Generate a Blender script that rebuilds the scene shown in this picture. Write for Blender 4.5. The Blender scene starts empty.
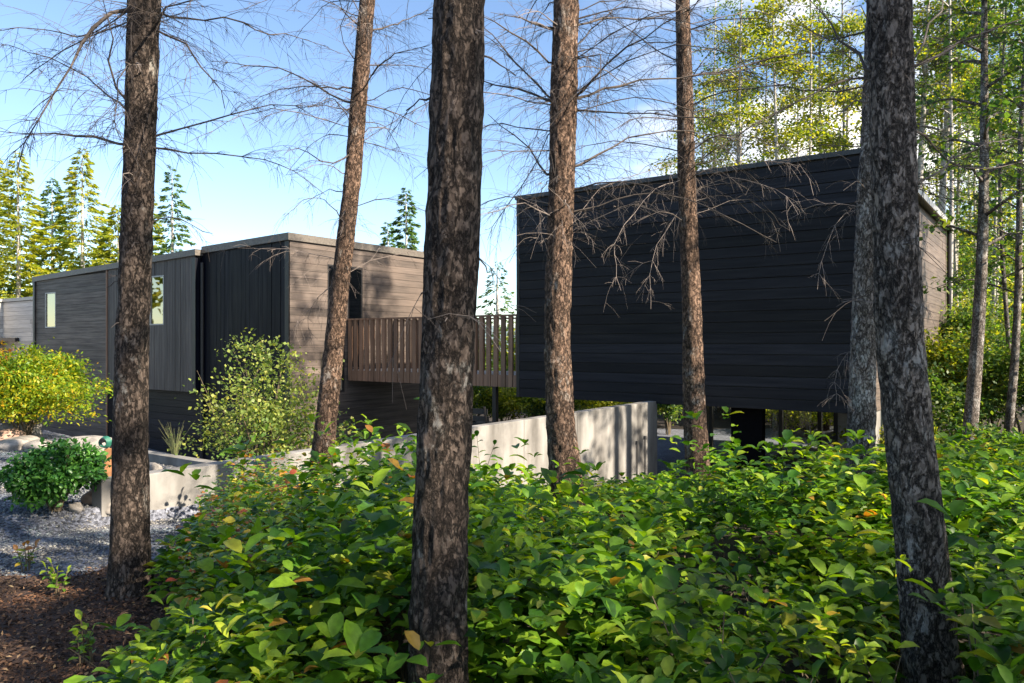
import bpy, math, random
import numpy as np
from mathutils import Vector, Matrix

random.seed(7)
rng = np.random.default_rng(11)
F = 760.0; CX = 512.0; HY = 343.0; CH = 1.6
scene = bpy.context.scene
COL = scene.collection

# ------------------------------------------------------------------ helpers
def P(px, py, y):
    """real position of something seen in direction px,py standing y metres away"""
    return np.array([(px - CX) / F * y, y, CH + (HY - py) / F * y])

def hash3(ix, iy, iz, seed):
    h = (ix * 374761393 + iy * 668265263 + iz * 2147483647 + seed * 1274126177) & 0xffffffff
    h = ((h ^ (h >> 13)) * 1274126177) & 0xffffffff
    h = (h ^ (h >> 16)) & 0xffffffff
    return h / 4294967295.0

def vnoise(p, seed=0):
    p = np.asarray(p, dtype=np.float64)
    i = np.floor(p).astype(np.int64); f = p - i; f = f * f * (3 - 2 * f)
    out = 0
    for dx in (0, 1):
        for dy in (0, 1):
            for dz in (0, 1):
                w = (f[..., 0] if dx else 1 - f[..., 0]) * (f[..., 1] if dy else 1 - f[..., 1]) * (f[..., 2] if dz else 1 - f[..., 2])
                out = out + w * hash3(i[..., 0] + dx, i[..., 1] + dy, i[..., 2] + dz, seed)
    return out

def n2(x, y, s, seed=0):
    p = np.stack([np.asarray(x, float) * s, np.asarray(y, float) * s, np.zeros_like(np.asarray(x, float))], -1)
    return vnoise(p, seed)

class MB:
    def __init__(self):
        self.v = []; self.f = []; self.n = 0
    def add(self, verts, faces):
        verts = np.asarray(verts, float).reshape(-1, 3)
        self.v.append(verts)
        for f in faces: self.f.append(tuple(int(i) + self.n for i in f))
        self.n += len(verts)
    def box(self, x0, x1, y0, y1, z0, z1):
        if x0 > x1: x0, x1 = x1, x0
        if y0 > y1: y0, y1 = y1, y0
        v = [(x0,y0,z0),(x1,y0,z0),(x1,y1,z0),(x0,y1,z0),(x0,y0,z1),(x1,y0,z1),(x1,y1,z1),(x0,y1,z1)]
        self.add(v, [(0,3,2,1),(4,5,6,7),(0,1,5,4),(1,2,6,5),(2,3,7,6),(3,0,4,7)])
    def hexa(self, b, t):
        """b: 4 bottom points ccw, t: 4 top points"""
        self.add(list(b) + list(t), [(0,3,2,1),(4,5,6,7),(0,1,5,4),(1,2,6,5),(2,3,7,6),(3,0,4,7)])
    def tube(self, pts, rad, sides=5, cap=True):
        pts = np.asarray(pts, float); m = len(pts)
        rad = np.broadcast_to(np.asarray(rad, float), (m,))
        t = np.gradient(pts, axis=0)
        t /= (np.linalg.norm(t, axis=1, keepdims=True) + 1e-9)
        ref = np.array([0.31, 0.17, 0.93]) if abs(t[0][2]) < 0.85 else np.array([1.0, 0.1, 0.0])
        u = np.cross(t, ref); u /= (np.linalg.norm(u, axis=1, keepdims=True) + 1e-9)
        w = np.cross(t, u)
        a = np.arange(sides) * 2 * math.pi / sides
        ring = pts[:, None, :] + rad[:, None, None] * (np.cos(a)[None, :, None] * u[:, None, :] + np.sin(a)[None, :, None] * w[:, None, :])
        fs = []
        for i in range(m - 1):
            for k in range(sides):
                k2 = (k + 1) % sides
                fs.append((i*sides+k, i*sides+k2, (i+1)*sides+k2, (i+1)*sides+k))
        if cap:
            fs.append(tuple(range(sides))[::-1]); fs.append(tuple((m-1)*sides + k for k in range(sides)))
        self.add(ring.reshape(-1, 3), fs)
    def build(self, name, mat, parent=None, smooth=False):
        me = bpy.data.meshes.new(name)
        V = np.concatenate(self.v) if self.v else np.zeros((0, 3))
        me.from_pydata(V.tolist(), [], self.f)
        return finish(me, name, mat, parent, smooth)

def finish(me, name, mat, parent=None, smooth=False):
    if smooth: me.polygons.foreach_set('use_smooth', [True] * len(me.polygons))
    me.update()
    o = bpy.data.objects.new(name, me); COL.objects.link(o)
    if mat: me.materials.append(mat)
    if parent: o.parent = parent
    return o

def fastmesh(name, V, faces_by_size, mat, parent=None, smooth=False):
    """V (n,3); faces_by_size: list of (m,k) int arrays"""
    me = bpy.data.meshes.new(name)
    V = np.asarray(V, np.float32)
    me.vertices.add(len(V)); me.vertices.foreach_set('co', V.ravel())
    loops = np.concatenate([a.ravel() for a in faces_by_size]).astype(np.int32)
    tot = np.concatenate([np.full(len(a), a.shape[1]) for a in faces_by_size]).astype(np.int32)
    start = np.concatenate([[0], np.cumsum(tot)[:-1]]).astype(np.int32)
    me.loops.add(len(loops)); me.loops.foreach_set('vertex_index', loops)
    me.polygons.add(len(tot)); me.polygons.foreach_set('loop_start', start)
    try: me.polygons.foreach_set('loop_total', tot)
    except Exception: pass
    if smooth: me.polygons.foreach_set('use_smooth', np.ones(len(tot), bool))
    me.update(calc_edges=True)
    o = bpy.data.objects.new(name, me); COL.objects.link(o)
    if mat: me.materials.append(mat)
    if parent: o.parent = parent
    return o

def empty(name, loc=(0,0,0), rz=0.0):
    o = bpy.data.objects.new(name, None); COL.objects.link(o)
    o.location = loc; o.rotation_euler = (0, 0, rz); o.empty_display_size = 0.2
    return o

def tag(o, label=None, cat=None, group=None, kind=None):
    if label: o['label'] = label
    if cat: o['category'] = cat
    if group: o['group'] = group
    if kind: o['kind'] = kind
    return o

def copy_tree(o, parent=None):
    c = o.copy(); COL.objects.link(c)
    if parent: c.parent = parent
    for ch in o.children: copy_tree(ch, c)
    return c

def rot_from(dirv, up, roll=None):
    """frames (n,3,3) columns x,y,z with y = dirv, z ~ up"""
    y = dirv / (np.linalg.norm(dirv, axis=1, keepdims=True) + 1e-9)
    x = np.cross(y, up); x /= (np.linalg.norm(x, axis=1, keepdims=True) + 1e-9)
    z = np.cross(x, y)
    return np.stack([x, y, z], -1)

LEAF_V = np.array([(0,0,0),(0,.38,-.03),(0,.74,-.09),(0,1.0,-.24),
                   (-.17,.17,.05),(-.31,.5,.075),(-.22,.80,-.02),
                   (.17,.17,.05),(.31,.5,.075),(.22,.80,-.02)])
LEAF_Q = np.array([(0,1,5,4),(1,2,6,5),(0,7,8,1),(1,8,9,2)])
LEAF_T = np.array([(2,3,6),(2,9,3)])
def leaves(name, pos, dirv, up, size, mat, parent=None, simple=False, width=1.0):
    R = rot_from(dirv, up)
    if simple:
        T = np.array([(0,0,0),(-.34*width,.5,.08),(0,1,-.08),(.34*width,.5,.08)]); Q = np.array([(0,3,2,1)]); TR = None
    else:
        T = LEAF_V * np.array([width,1,1]); Q = LEAF_Q; TR = LEAF_T
    n = len(pos); k = len(T)
    V = np.einsum('nij,kj->nki', R, T) * size[:, None, None] + pos[:, None, :]
    off = (np.arange(n) * k)[:, None, None]
    fs = [(Q[None] + off).reshape(-1, 4)]
    if TR is not None: fs.append((TR[None] + off).reshape(-1, 3))
    return fastmesh(name, V.reshape(-1, 3), fs, mat, parent)

def unit_rand(n):
    v = rng.normal(size=(n, 3)); return v / np.linalg.norm(v, axis=1, keepdims=True)

# ------------------------------------------------------------------ materials
def newmat(name):
    m = bpy.data.materials.new(name); m.use_nodes = True
    nt = m.node_tree; b = nt.nodes['Principled BSDF']
    return m, nt, b
def N(nt, t, **kw):
    n = nt.nodes.new(t)
    for k, v in kw.items():
        if k in n.inputs: n.inputs[k].default_value = v
        else: setattr(n, k, v)
    return n
def ramp(nt, stops, interp='LINEAR'):
    r = nt.nodes.new('ShaderNodeValToRGB'); r.color_ramp.interpolation = interp
    e = r.color_ramp.elements
    e[0].position, e[0].color = stops[0][0], (*stops[0][1], 1)
    e[1].position, e[1].color = stops[-1][0], (*stops[-1][1], 1)
    for p, c in stops[1:-1]:
        q = e.new(p); q.color = (*c, 1)
    return r
def objco(nt, scale):
    tc = nt.nodes.new('ShaderNodeTexCoord'); mp = nt.nodes.new('ShaderNodeMapping')
    mp.inputs['Scale'].default_value = scale
    nt.links.new(tc.outputs['Object'], mp.inputs['Vector']); return mp
def mixc(nt, a, b, fac, mode='MIX'):
    m = nt.nodes.new('ShaderNodeMix'); m.data_type = 'RGBA'; m.blend_type = mode
    for s, v in ((6, a), (7, b)):
        if isinstance(v, tuple): m.inputs[s].default_value = (*v, 1)
        else: nt.links.new(v, m.inputs[s])
    if isinstance(fac, (int, float)): m.inputs[0].default_value = fac
    else: nt.links.new(fac, m.inputs[0])
    return m.outputs[2]
def bump(nt, b, height, strength=0.5, dist=0.01):
    bp = nt.nodes.new('ShaderNodeBump'); bp.inputs['Strength'].default_value = strength; bp.inputs['Distance'].default_value = dist
    nt.links.new(height, bp.inputs['Height']); nt.links.new(bp.outputs[0], b.inputs['Normal'])

def mat_flat(name, col, rough=0.6, metal=0.0, nscale=25, amt=0.25):
    m, nt, b = newmat(name)
    n = N(nt, 'ShaderNodeTexNoise', Scale=nscale, Detail=5.0); nt.links.new(objco(nt, (1,1,1)).outputs[0], n.inputs['Vector'])
    r = ramp(nt, [(.3, tuple(c*(1-amt) for c in col)), (.7, tuple(min(1, c*(1+amt)) for c in col))])
    nt.links.new(n.outputs[0], r.inputs[0]); nt.links.new(r.outputs[0], b.inputs['Base Color'])
    b.inputs['Roughness'].default_value = rough; b.inputs['Metallic'].default_value = metal
    bump(nt, b, n.outputs[0], .2, .004)
    return m

def mat_bark(name, dark, mid, light, lichen, lich_amt):
    m, nt, b = newmat(name)
    def mul(a, c, clamp=True):
        q = nt.nodes.new('ShaderNodeMath'); q.operation = 'MULTIPLY'; q.use_clamp = clamp
        nt.links.new(a, q.inputs[0])
        if isinstance(c, float): q.inputs[1].default_value = c
        else: nt.links.new(c, q.inputs[1])
        return q.outputs[0]
    # vertical fissures: ridged, warped noise
    fi = N(nt, 'ShaderNodeTexNoise', Scale=24.0, Detail=7.0, Roughness=.68, Distortion=.25); nt.links.new(objco(nt, (1, 1, .48)).outputs[0], fi.inputs['Vector'])
    sub = nt.nodes.new('ShaderNodeMath'); sub.operation = 'SUBTRACT'; nt.links.new(fi.outputs[0], sub.inputs[0]); sub.inputs[1].default_value = .5
    ab = nt.nodes.new('ShaderNodeMath'); ab.operation = 'ABSOLUTE'; nt.links.new(sub.outputs[0], ab.inputs[0])
    crack = ramp(nt, [(.0, (.1,.1,.1)), (.022, (.6,.6,.6)), (.06, (1,1,1))]); nt.links.new(ab.outputs[0], crack.inputs[0])
    # small flakes
    wn = N(nt, 'ShaderNodeTexNoise', Scale=30.0, Detail=5.0); nt.links.new(objco(nt, (1,1,.6)).outputs[0], wn.inputs['Vector'])
    add = nt.nodes.new('ShaderNodeVectorMath'); add.operation = 'MULTIPLY_ADD'
    nt.links.new(wn.outputs['Color'], add.inputs[0]); add.inputs[1].default_value = (.05,.05,.07); nt.links.new(objco(nt, (1,1,.55)).outputs[0], add.inputs[2])
    vo = N(nt, 'ShaderNodeTexVoronoi', Scale=78.0); nt.links.new(add.outputs[0], vo.inputs['Vector'])
    sep = nt.nodes.new('ShaderNodeSeparateColor'); nt.links.new(vo.outputs['Color'], sep.inputs[0])
    fine = N(nt, 'ShaderNodeTexNoise', Scale=110.0, Detail=7.0, Roughness=.75); nt.links.new(objco(nt, (1,1,.5)).outputs[0], fine.inputs['Vector'])
    av = nt.nodes.new('ShaderNodeMath'); av.operation = 'MULTIPLY_ADD'; nt.links.new(sep.outputs[0], av.inputs[0]); av.inputs[1].default_value = .55
    hf = mul(fine.outputs[0], .45); nt.links.new(hf, av.inputs[2])
    cr = ramp(nt, [(.12, dark), (.36, mid), (.8, light)]); nt.links.new(av.outputs[0], cr.inputs[0])
    c1 = mixc(nt, tuple(v * .5 for v in dark), cr.outputs[0], crack.outputs[0])
    bigm = N(nt, 'ShaderNodeTexNoise', Scale=2.3, Detail=4.0); nt.links.new(objco(nt, (1,1,.6)).outputs[0], bigm.inputs['Vector'])
    br = ramp(nt, [(.3, (.55,.55,.56)), (.7, (1.3,1.28,1.25))]); nt.links.new(bigm.outputs[0], br.inputs[0])
    c1 = mixc(nt, c1, br.outputs[0], 1.0, 'MULTIPLY')
    big = N(nt, 'ShaderNodeTexNoise', Scale=6.0, Detail=9.0, Roughness=.75); nt.links.new(objco(nt, (1,1,.6)).outputs[0], big.inputs['Vector'])
    lm = ramp(nt, [(.60 - lich_amt, (0,0,0)), (.66 - lich_amt*.6, (1,1,1))]); nt.links.new(big.outputs[0], lm.inputs[0])
    c2 = mixc(nt, c1, lichen, mul(mul(lm.outputs[0], crack.outputs[0]), .6))
    nt.links.new(c2, b.inputs['Base Color']); b.inputs['Roughness'].default_value = .9; b.inputs['Specular IOR Level'].default_value = .25
    h = nt.nodes.new('ShaderNodeMath'); h.operation = 'MULTIPLY_ADD'
    nt.links.new(av.outputs[0], h.inputs[0]); h.inputs[1].default_value = .6; nt.links.new(crack.outputs[0], h.inputs[2])
    bump(nt, b, h.outputs[0], 1.0, .016)
    return m

def mat_boards(name, c0, c1, rough, along=(1.2, 1.2, 28), spec=.5, streak=None, var=.25):
    m, nt, b = newmat(name)
    geo = nt.nodes.new('ShaderNodeNewGeometry')
    n = N(nt, 'ShaderNodeTexNoise', Scale=1.0, Detail=8.0, Roughness=.65)
    mp = objco(nt, along)
    add = nt.nodes.new('ShaderNodeVectorMath'); add.operation = 'ADD'
    sc = nt.nodes.new('ShaderNodeVectorMath'); sc.operation = 'SCALE'; sc.inputs['Scale'].default_value = 37.0
    cmb = nt.nodes.new('ShaderNodeCombineXYZ')
    for i in range(3): nt.links.new(geo.outputs['Random Per Island'], cmb.inputs[i])
    nt.links.new(cmb.outputs[0], sc.inputs[0]); nt.links.new(mp.outputs[0], add.inputs[0]); nt.links.new(sc.outputs[0], add.inputs[1])
    nt.links.new(add.outputs[0], n.inputs['Vector'])
    r = ramp(nt, [(.3, c0), (.72, c1)]); nt.links.new(n.outputs[0], r.inputs[0])
    vr = ramp(nt, [(0, (1-var,)*3), (1, (1+var,)*3)]); nt.links.new(geo.outputs['Random Per Island'], vr.inputs[0])
    c = mixc(nt, r.outputs[0], vr.outputs[0], 1.0, 'MULTIPLY')
    if streak:
        s = N(nt, 'ShaderNodeTexNoise', Scale=1.3, Detail=4.0); nt.links.new(objco(nt, (1,1,1.4)).outputs[0], s.inputs['Vector'])
        sr = ramp(nt, [(.5, (0,0,0)), (.75, (.6,.6,.6))]); nt.links.new(s.outputs[0], sr.inputs[0])
        c = mixc(nt, c, streak, sr.outputs[0])
    nt.links.new(c, b.inputs['Base Color'])
    rr = ramp(nt, [(.3, (rough+.12,)*3), (.7, (rough-.1,)*3)]); nt.links.new(n.outputs[0], rr.inputs[0]); nt.links.new(rr.outputs[0], b.inputs['Roughness'])
    b.inputs['Specular IOR Level'].default_value = spec
    bump(nt, b, n.outputs[0], .35, .004)
    return m

def mat_leaf(name, stops, transl=.35, rough=.4, tint=(1.5,1.6,.5), spec=.4):
    m, nt, b = newmat(name)
    geo = nt.nodes.new('ShaderNodeNewGeometry')
    r = ramp(nt, stops); nt.links.new(geo.outputs['Random Per Island'], r.inputs[0])
    # vein / blotch variation
    n = N(nt, 'ShaderNodeTexNoise', Scale=45.0, Detail=3.0); nt.links.new(objco(nt, (1,1,1)).outputs[0], n.inputs['Vector'])
    nr = ramp(nt, [(.3, (.8,.8,.8)), (.7, (1.2,1.2,1.2))]); nt.links.new(n.outputs[0], nr.inputs[0])
    c = mixc(nt, r.outputs[0], nr.outputs[0], 1.0, 'MULTIPLY')
    # patches of older and younger growth
    n3 = N(nt, 'ShaderNodeTexNoise', Scale=1.1, Detail=2.0); nt.links.new(objco(nt, (1,1,1)).outputs[0], n3.inputs['Vector'])
    nr3 = ramp(nt, [(.35, (.72,.85,.85)), (.68, (1.3,1.15,.9))]); nt.links.new(n3.outputs[0], nr3.inputs[0])
    c = mixc(nt, c, nr3.outputs[0], 1.0, 'MULTIPLY')
    nt.links.new(c, b.inputs['Base Color']); b.inputs['Roughness'].default_value = rough; b.inputs['Specular IOR Level'].default_value = spec
    tr = nt.nodes.new('ShaderNodeBsdfTranslucent')
    tc = mixc(nt, c, tint, 1.0, 'MULTIPLY'); nt.links.new(tc, tr.inputs['Color'])
    mx = nt.nodes.new('ShaderNodeMixShader'); mx.inputs[0].default_value = transl
    nt.links.new(b.outputs[0], mx.inputs[1]); nt.links.new(tr.outputs[0], mx.inputs[2])
    nt.links.new(mx.outputs[0], nt.nodes['Material Output'].inputs['Surface'])
    return m

def mat_ground(name, cols, scale, rough=.95, bd=.02, vor=None):
    m, nt, b = newmat(name)
    mp = objco(nt, (1,1,1))
    n = N(nt, 'ShaderNodeTexNoise', Scale=scale, Detail=8.0, Roughness=.75); nt.links.new(mp.outputs[0], n.inputs['Vector'])
    r = ramp(nt, [(.3, cols[0]), (.5, cols[1]), (.7, cols[2])]); nt.links.new(n.outputs[0], r.inputs[0])
    col = r.outputs[0]; h = n.outputs[0]
    if vor:
        v = N(nt, 'ShaderNodeTexVoronoi', Scale=vor); nt.links.new(mp.outputs[0], v.inputs['Vector'])
        vr = ramp(nt, [(0, (.25,.26,.3)), (1, (1.6,1.6,1.65))]); 
        sep = nt.nodes.new('ShaderNodeSeparateColor'); nt.links.new(v.outputs['Color'], sep.inputs[0]); nt.links.new(sep.outputs[0], vr.inputs[0])
        col = mixc(nt, col, vr.outputs[0], 1.0, 'MULTIPLY')
        inv = nt.nodes.new('ShaderNodeMath'); inv.operation = 'SUBTRACT'; inv.inputs[0].default_value = 1.0; nt.links.new(v.outputs['Distance'], inv.inputs[1]); h = inv.outputs[0]
    nt.links.new(col, b.inputs['Base Color']); b.inputs['Roughness'].default_value = rough
    bump(nt, b, h, .8, bd)
    return m

M = {}
M['bark'] = mat_bark('bark', (.011,.008,.0065), (.055,.041,.033), (.15,.117,.096), (.32,.31,.28), .04)
M['bark_red'] = mat_bark('bark_red', (.02,.013,.01), (.105,.068,.05), (.24,.16,.115), (.36,.33,.3), .04)
M['bark_grey'] = mat_bark('bark_grey', (.03,.025,.022), (.14,.118,.104), (.3,.265,.24), (.52,.51,.49), .11)
M['bark_lichen'] = mat_bark('bark_lichen', (.02,.015,.012), (.115,.094,.08), (.28,.24,.21), (.34,.335,.32), .05)
M['bark_pale'] = mat_flat('bark_pale', (.34,.32,.3), .85, 0, 9, .45)
M['twig'] = mat_flat('twig', (.06,.048,.042), .8, 0, 6, .35)
M['twig_pale'] = mat_flat('twig_pale', (.17,.14,.125), .8, 0, 6, .3)
M['stem'] = mat_flat('stem', (.11,.085,.05), .8, 0, 12, .3)
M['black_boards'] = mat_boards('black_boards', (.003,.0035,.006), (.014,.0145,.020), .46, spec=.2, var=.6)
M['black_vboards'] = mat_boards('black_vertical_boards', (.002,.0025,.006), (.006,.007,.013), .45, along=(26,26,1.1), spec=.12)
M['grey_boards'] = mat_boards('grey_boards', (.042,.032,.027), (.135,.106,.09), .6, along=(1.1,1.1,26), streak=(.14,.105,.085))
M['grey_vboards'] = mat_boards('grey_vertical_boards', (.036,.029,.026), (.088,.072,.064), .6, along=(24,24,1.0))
M['pale_boards'] = mat_boards('pale_boards', (.33,.32,.31), (.5,.485,.47), .7)
M['rail_wood'] = mat_boards('rail_wood', (.13,.07,.042), (.28,.155,.09), .6, along=(20,20,1.5))
M['deck'] = mat_boards('deck_boards', (.25,.22,.19), (.42,.38,.34), .7, along=(20,1.2,20))
M['metal_dark'] = mat_flat('dark_metal', (.018,.018,.02), .4, .3)
M['cap'] = mat_flat('roof_edge_metal', (.13,.115,.1), .5, .3)
M['cap_light'] = mat_flat('pale_roof_metal', (.3,.3,.3), .45, .4)
M['cap_dark'] = mat_flat('dark_roof_metal', (.05,.053,.055), .5, .3)
M['pillar_black'] = mat_flat('pillar_black', (.004,.004,.005), .7)
M['pillar_black'].node_tree.nodes['Principled BSDF'].inputs['Specular IOR Level'].default_value = .05
M['core'] = mat_flat('wall_core', (.02,.02,.022), .8)
M['rock'] = mat_flat('rock', (.24,.22,.2), .85, 0, 7, .45)
M['rock_red'] = mat_flat('reddish_rock', (.26,.17,.13), .85, 0, 7, .45)
M['orange_wood'] = mat_boards('cedar_post', (.35,.15,.06), (.5,.24,.1), .7, along=(30,30,2))
M['hose'] = mat_flat('green_hose', (.02,.13,.09), .4)
M['black_plastic'] = mat_flat('black_paint', (.012,.012,.013), .45)

def mat_concrete():
    m, nt, b = newmat('concrete')
    n = N(nt, 'ShaderNodeTexNoise', Scale=2.2, Detail=9.0, Roughness=.65); nt.links.new(objco(nt, (1,1,.7)).outputs[0], n.inputs['Vector'])
    r = ramp(nt, [(.25, (.13,.125,.119)), (.5, (.23,.224,.214)), (.8, (.31,.302,.29))]); nt.links.new(n.outputs[0], r.inputs[0])
    st = N(nt, 'ShaderNodeTexNoise', Scale=1.0, Detail=5.0); nt.links.new(objco(nt, (2.6,2.6,.35)).outputs[0], st.inputs['Vector'])
    sr = ramp(nt, [(.35, (.5,.49,.48)), (.6, (1,1,1))]); nt.links.new(st.outputs[0], sr.inputs[0])
    v = N(nt, 'ShaderNodeTexVoronoi', Scale=16.0); nt.links.new(objco(nt, (1,1,1)).outputs[0], v.inputs['Vector'])
    vr = ramp(nt, [(.03, (.45,.43,.4)), (.1, (1,1,1))]); nt.links.new(v.outputs['Distance'], vr.inputs[0])
    c = mixc(nt, r.outputs[0], sr.outputs[0], 1.0, 'MULTIPLY'); c = mixc(nt, c, vr.outputs[0], .6, 'MULTIPLY')
    nt.links.new(c, b.inputs['Base Color']); b.inputs['Roughness'].default_value = .85
    bump(nt, b, n.outputs[0], .3, .006); return m
M['concrete'] = mat_concrete()

def mat_glass(name, col=(.9,.95,.95), refl=.5, rc=(.9,.92,.92)):
    m, nt, b = newmat(name)
    g = nt.nodes.new('ShaderNodeBsdfGlossy'); g.inputs['Roughness'].default_value = .02; g.inputs['Color'].default_value = (*rc,1)
    t = nt.nodes.new('ShaderNodeBsdfTransparent'); t.inputs['Color'].default_value = (*col, 1)
    mx = nt.nodes.new('ShaderNodeMixShader'); mx.inputs[0].default_value = refl
    fr = nt.nodes.new('ShaderNodeFresnel'); fr.inputs[0].default_value = 1.5
    ad = nt.nodes.new('ShaderNodeMath'); ad.operation = 'ADD'; ad.use_clamp = True; ad.inputs[1].default_value = refl
    nt.links.new(fr.outputs[0], ad.inputs[0]); nt.links.new(ad.outputs[0], mx.inputs[0])
    nt.links.new(t.outputs[0], mx.inputs[1]); nt.links.new(g.outputs[0], mx.inputs[2])
    nt.links.new(mx.outputs[0], nt.nodes['Material Output'].inputs['Surface']); return m
M['glass_clear'] = mat_glass('clear_glass', (.95,.97,.95), -.03)
M['glass_mirror'] = mat_glass('reflecting_glass', (.25,.28,.26), .4, (.62,.58,.45))
M['glass_dark'] = mat_glass('dark_glass', (.05,.06,.07), .18)

G = lambda *s: list(s)
M['salal'] = mat_leaf('salal_leaf', [(0,(.018,.06,.01)),(.3,(.045,.125,.014)),(.7,(.13,.25,.02)),(.92,(.24,.35,.03)),(.98,(.26,.28,.04)),(.992,(.3,.17,.04)),(1,(.2,.06,.03))], .42, .4, (1.9,1.8,.35), .3)
M['salal_light'] = mat_leaf('young_thicket_leaf', [(0,(.09,.18,.02)),(.6,(.19,.31,.035)),(.93,(.3,.38,.045)),(1,(.45,.38,.07))], .45, .4, (1.8,1.7,.35), .3)
M['salal_red'] = mat_leaf('salal_leaf_turning', [(0,(.05,.14,.02)),(.6,(.14,.24,.03)),(.82,(.3,.29,.04)),(.93,(.38,.17,.05)),(1,(.26,.05,.04))], .38, .35, (1.6,1.6,.5), .35)
M['maple'] = mat_leaf('maple_leaf', [(0,(.09,.19,.02)),(.5,(.2,.3,.02)),(.88,(.38,.37,.02)),(1,(.48,.3,.02))], .45, .5, (1.5,1.5,.35))
M['maple_orange'] = mat_leaf('maple_leaf_orange', [(0,(.32,.3,.03)),(.5,(.45,.28,.03)),(1,(.5,.14,.04))], .45, .5, (1.5,1.4,.4))
M['round'] = mat_leaf('round_shrub_leaf', [(0,(.02,.07,.018)),(.6,(.045,.15,.03)),(1,(.1,.24,.05))], .3, .35, (1.5,1.7,.5))
M['airy'] = mat_leaf('airy_shrub_leaf', [(0,(.09,.14,.035)),(.6,(.2,.27,.07)),(1,(.36,.36,.09))], .4, .5, (1.5,1.5,.5))
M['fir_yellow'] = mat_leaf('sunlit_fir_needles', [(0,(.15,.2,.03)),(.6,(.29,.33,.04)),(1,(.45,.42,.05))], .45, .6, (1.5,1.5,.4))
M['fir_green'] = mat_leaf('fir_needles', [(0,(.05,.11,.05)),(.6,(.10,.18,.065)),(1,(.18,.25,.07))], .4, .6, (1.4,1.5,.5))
M['needles'] = mat_leaf('pine_needles', [(0,(.03,.07,.02)),(1,(.09,.15,.03))], .4, .6, (1.4,1.5,.5))
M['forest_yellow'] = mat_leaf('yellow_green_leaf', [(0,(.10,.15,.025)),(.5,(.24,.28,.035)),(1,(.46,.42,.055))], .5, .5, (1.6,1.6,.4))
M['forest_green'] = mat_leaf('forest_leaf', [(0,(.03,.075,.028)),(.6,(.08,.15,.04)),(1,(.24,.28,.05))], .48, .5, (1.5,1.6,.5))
M['grass'] = mat_leaf('grass_blade', [(0,(.14,.16,.08)),(1,(.3,.3,.16))], .3, .5)
M['flower'] = mat_leaf('dry_flower', [(0,(.3,.1,.03)),(1,(.42,.22,.08))], .2, .7, (1,1,1))

M['soil'] = mat_ground('forest_soil', [(.01,.008,.006),(.022,.016,.012),(.045,.034,.025)], 9, bd=.03)
M['mulch'] = mat_ground('bark_mulch', [(.02,.011,.008),(.05,.028,.019),(.105,.058,.04)], 24, bd=.03)
M['gravel'] = mat_ground('gravel', [(.08,.087,.108),(.125,.135,.162),(.17,.18,.21)], 3, bd=.02, vor=42)
M['chip'] = mat_leaf('mulch_chip', [(0,(.035,.018,.012)),(.7,(.13,.066,.042)),(.95,(.24,.135,.08)),(1,(.36,.24,.14))], 0.0, .9)
M['stone'] = mat_leaf('gravel_stone', [(0,(.04,.046,.062)),(.5,(.105,.115,.145)),(.92,(.2,.215,.25)),(1,(.34,.34,.34))], 0.0, .75)

# ------------------------------------------------------------------ frame of the buildings
A = np.array([.811, -.585]); A /= np.linalg.norm(A); B = np.array([-A[1], A[0]])
RZ = math.atan2(A[1], A[0])
W0 = np.array([-4.0, 7.4]); WL = 12.6
def wall_st(x, y):
    dx, dy = np.asarray(x, float) - W0[0], np.asarray(y, float) - W0[1]
    return dx * A[0] + dy * A[1], dx * B[0] + dy * B[1]
def sstep(v, a, b):
    t = np.clip((v - a) / (b - a), 0, 1); return t * t * (3 - 2 * t)
def terrain(x, y):
    x = np.asarray(x, float); y = np.asarray(y, float)
    s, t = wall_st(x, y)
    thr = 2.1 + .13 * np.clip(-s - 1, 0, 8)
    zl = -.02 * np.clip(y - 7, 0, 8) - 2.0 * sstep(t, thr, thr + 2.2) - .012 * np.clip(y - 40, 0, 400)
    zr1 = np.interp(y, [0, 6, 9, 12, 17, 27, 45, 120], [0, -.03, -.35, -1.35, -1.6, -2.3, -3.4, -9])
    zr2 = np.interp(y, [0, 6, 10, 20, 45, 120], [0, -.03, -.3, -.9, -2.2, -9])
    k = sstep(x - .25 * y, 4.2, 7.0)
    zr = zr1 * (1 - k) + zr2 * k
    out = np.clip(np.maximum(-t, t - WL), 0, 10)
    w = .04 + out * .35
    q = sstep(s, -w, w)
    z = zl * (1 - q) + zr * q
    far = sstep(np.hypot(x, y), 14, 30)
    return z + far * .35 * (n2(x, y, .12, 3) - .5)
def gz(x, y): return float(terrain(x, y))

def region(x, y):
    """0 soil, 1 gravel, 2 mulch"""
    s, t = wall_st(x, y)
    wob = .5 * (n2(x, y, 2.2, 5) - .5) + .16 * (n2(x, y, 11, 6) - .5)
    e = 5.45 + .1 * (x + 3) + wob
    grav = ((s < 0) & (y > e) & (y < 34) & (x > -22)) | ((s >= 0) & (x < -2.7 + wob - .08*(y-6)) & (y > e) & (y < 9))
    grav |= (y + wob > 18.5) & (y + wob < 31) & (x > 2.2 + .05*y) & (x < 3.2 + .21*y) & (s > 0)
    mul = (y <= e) & (x < -0.6 + .5*wob)
    return np.where(grav, 1, np.where(mul, 2, 0))

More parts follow.
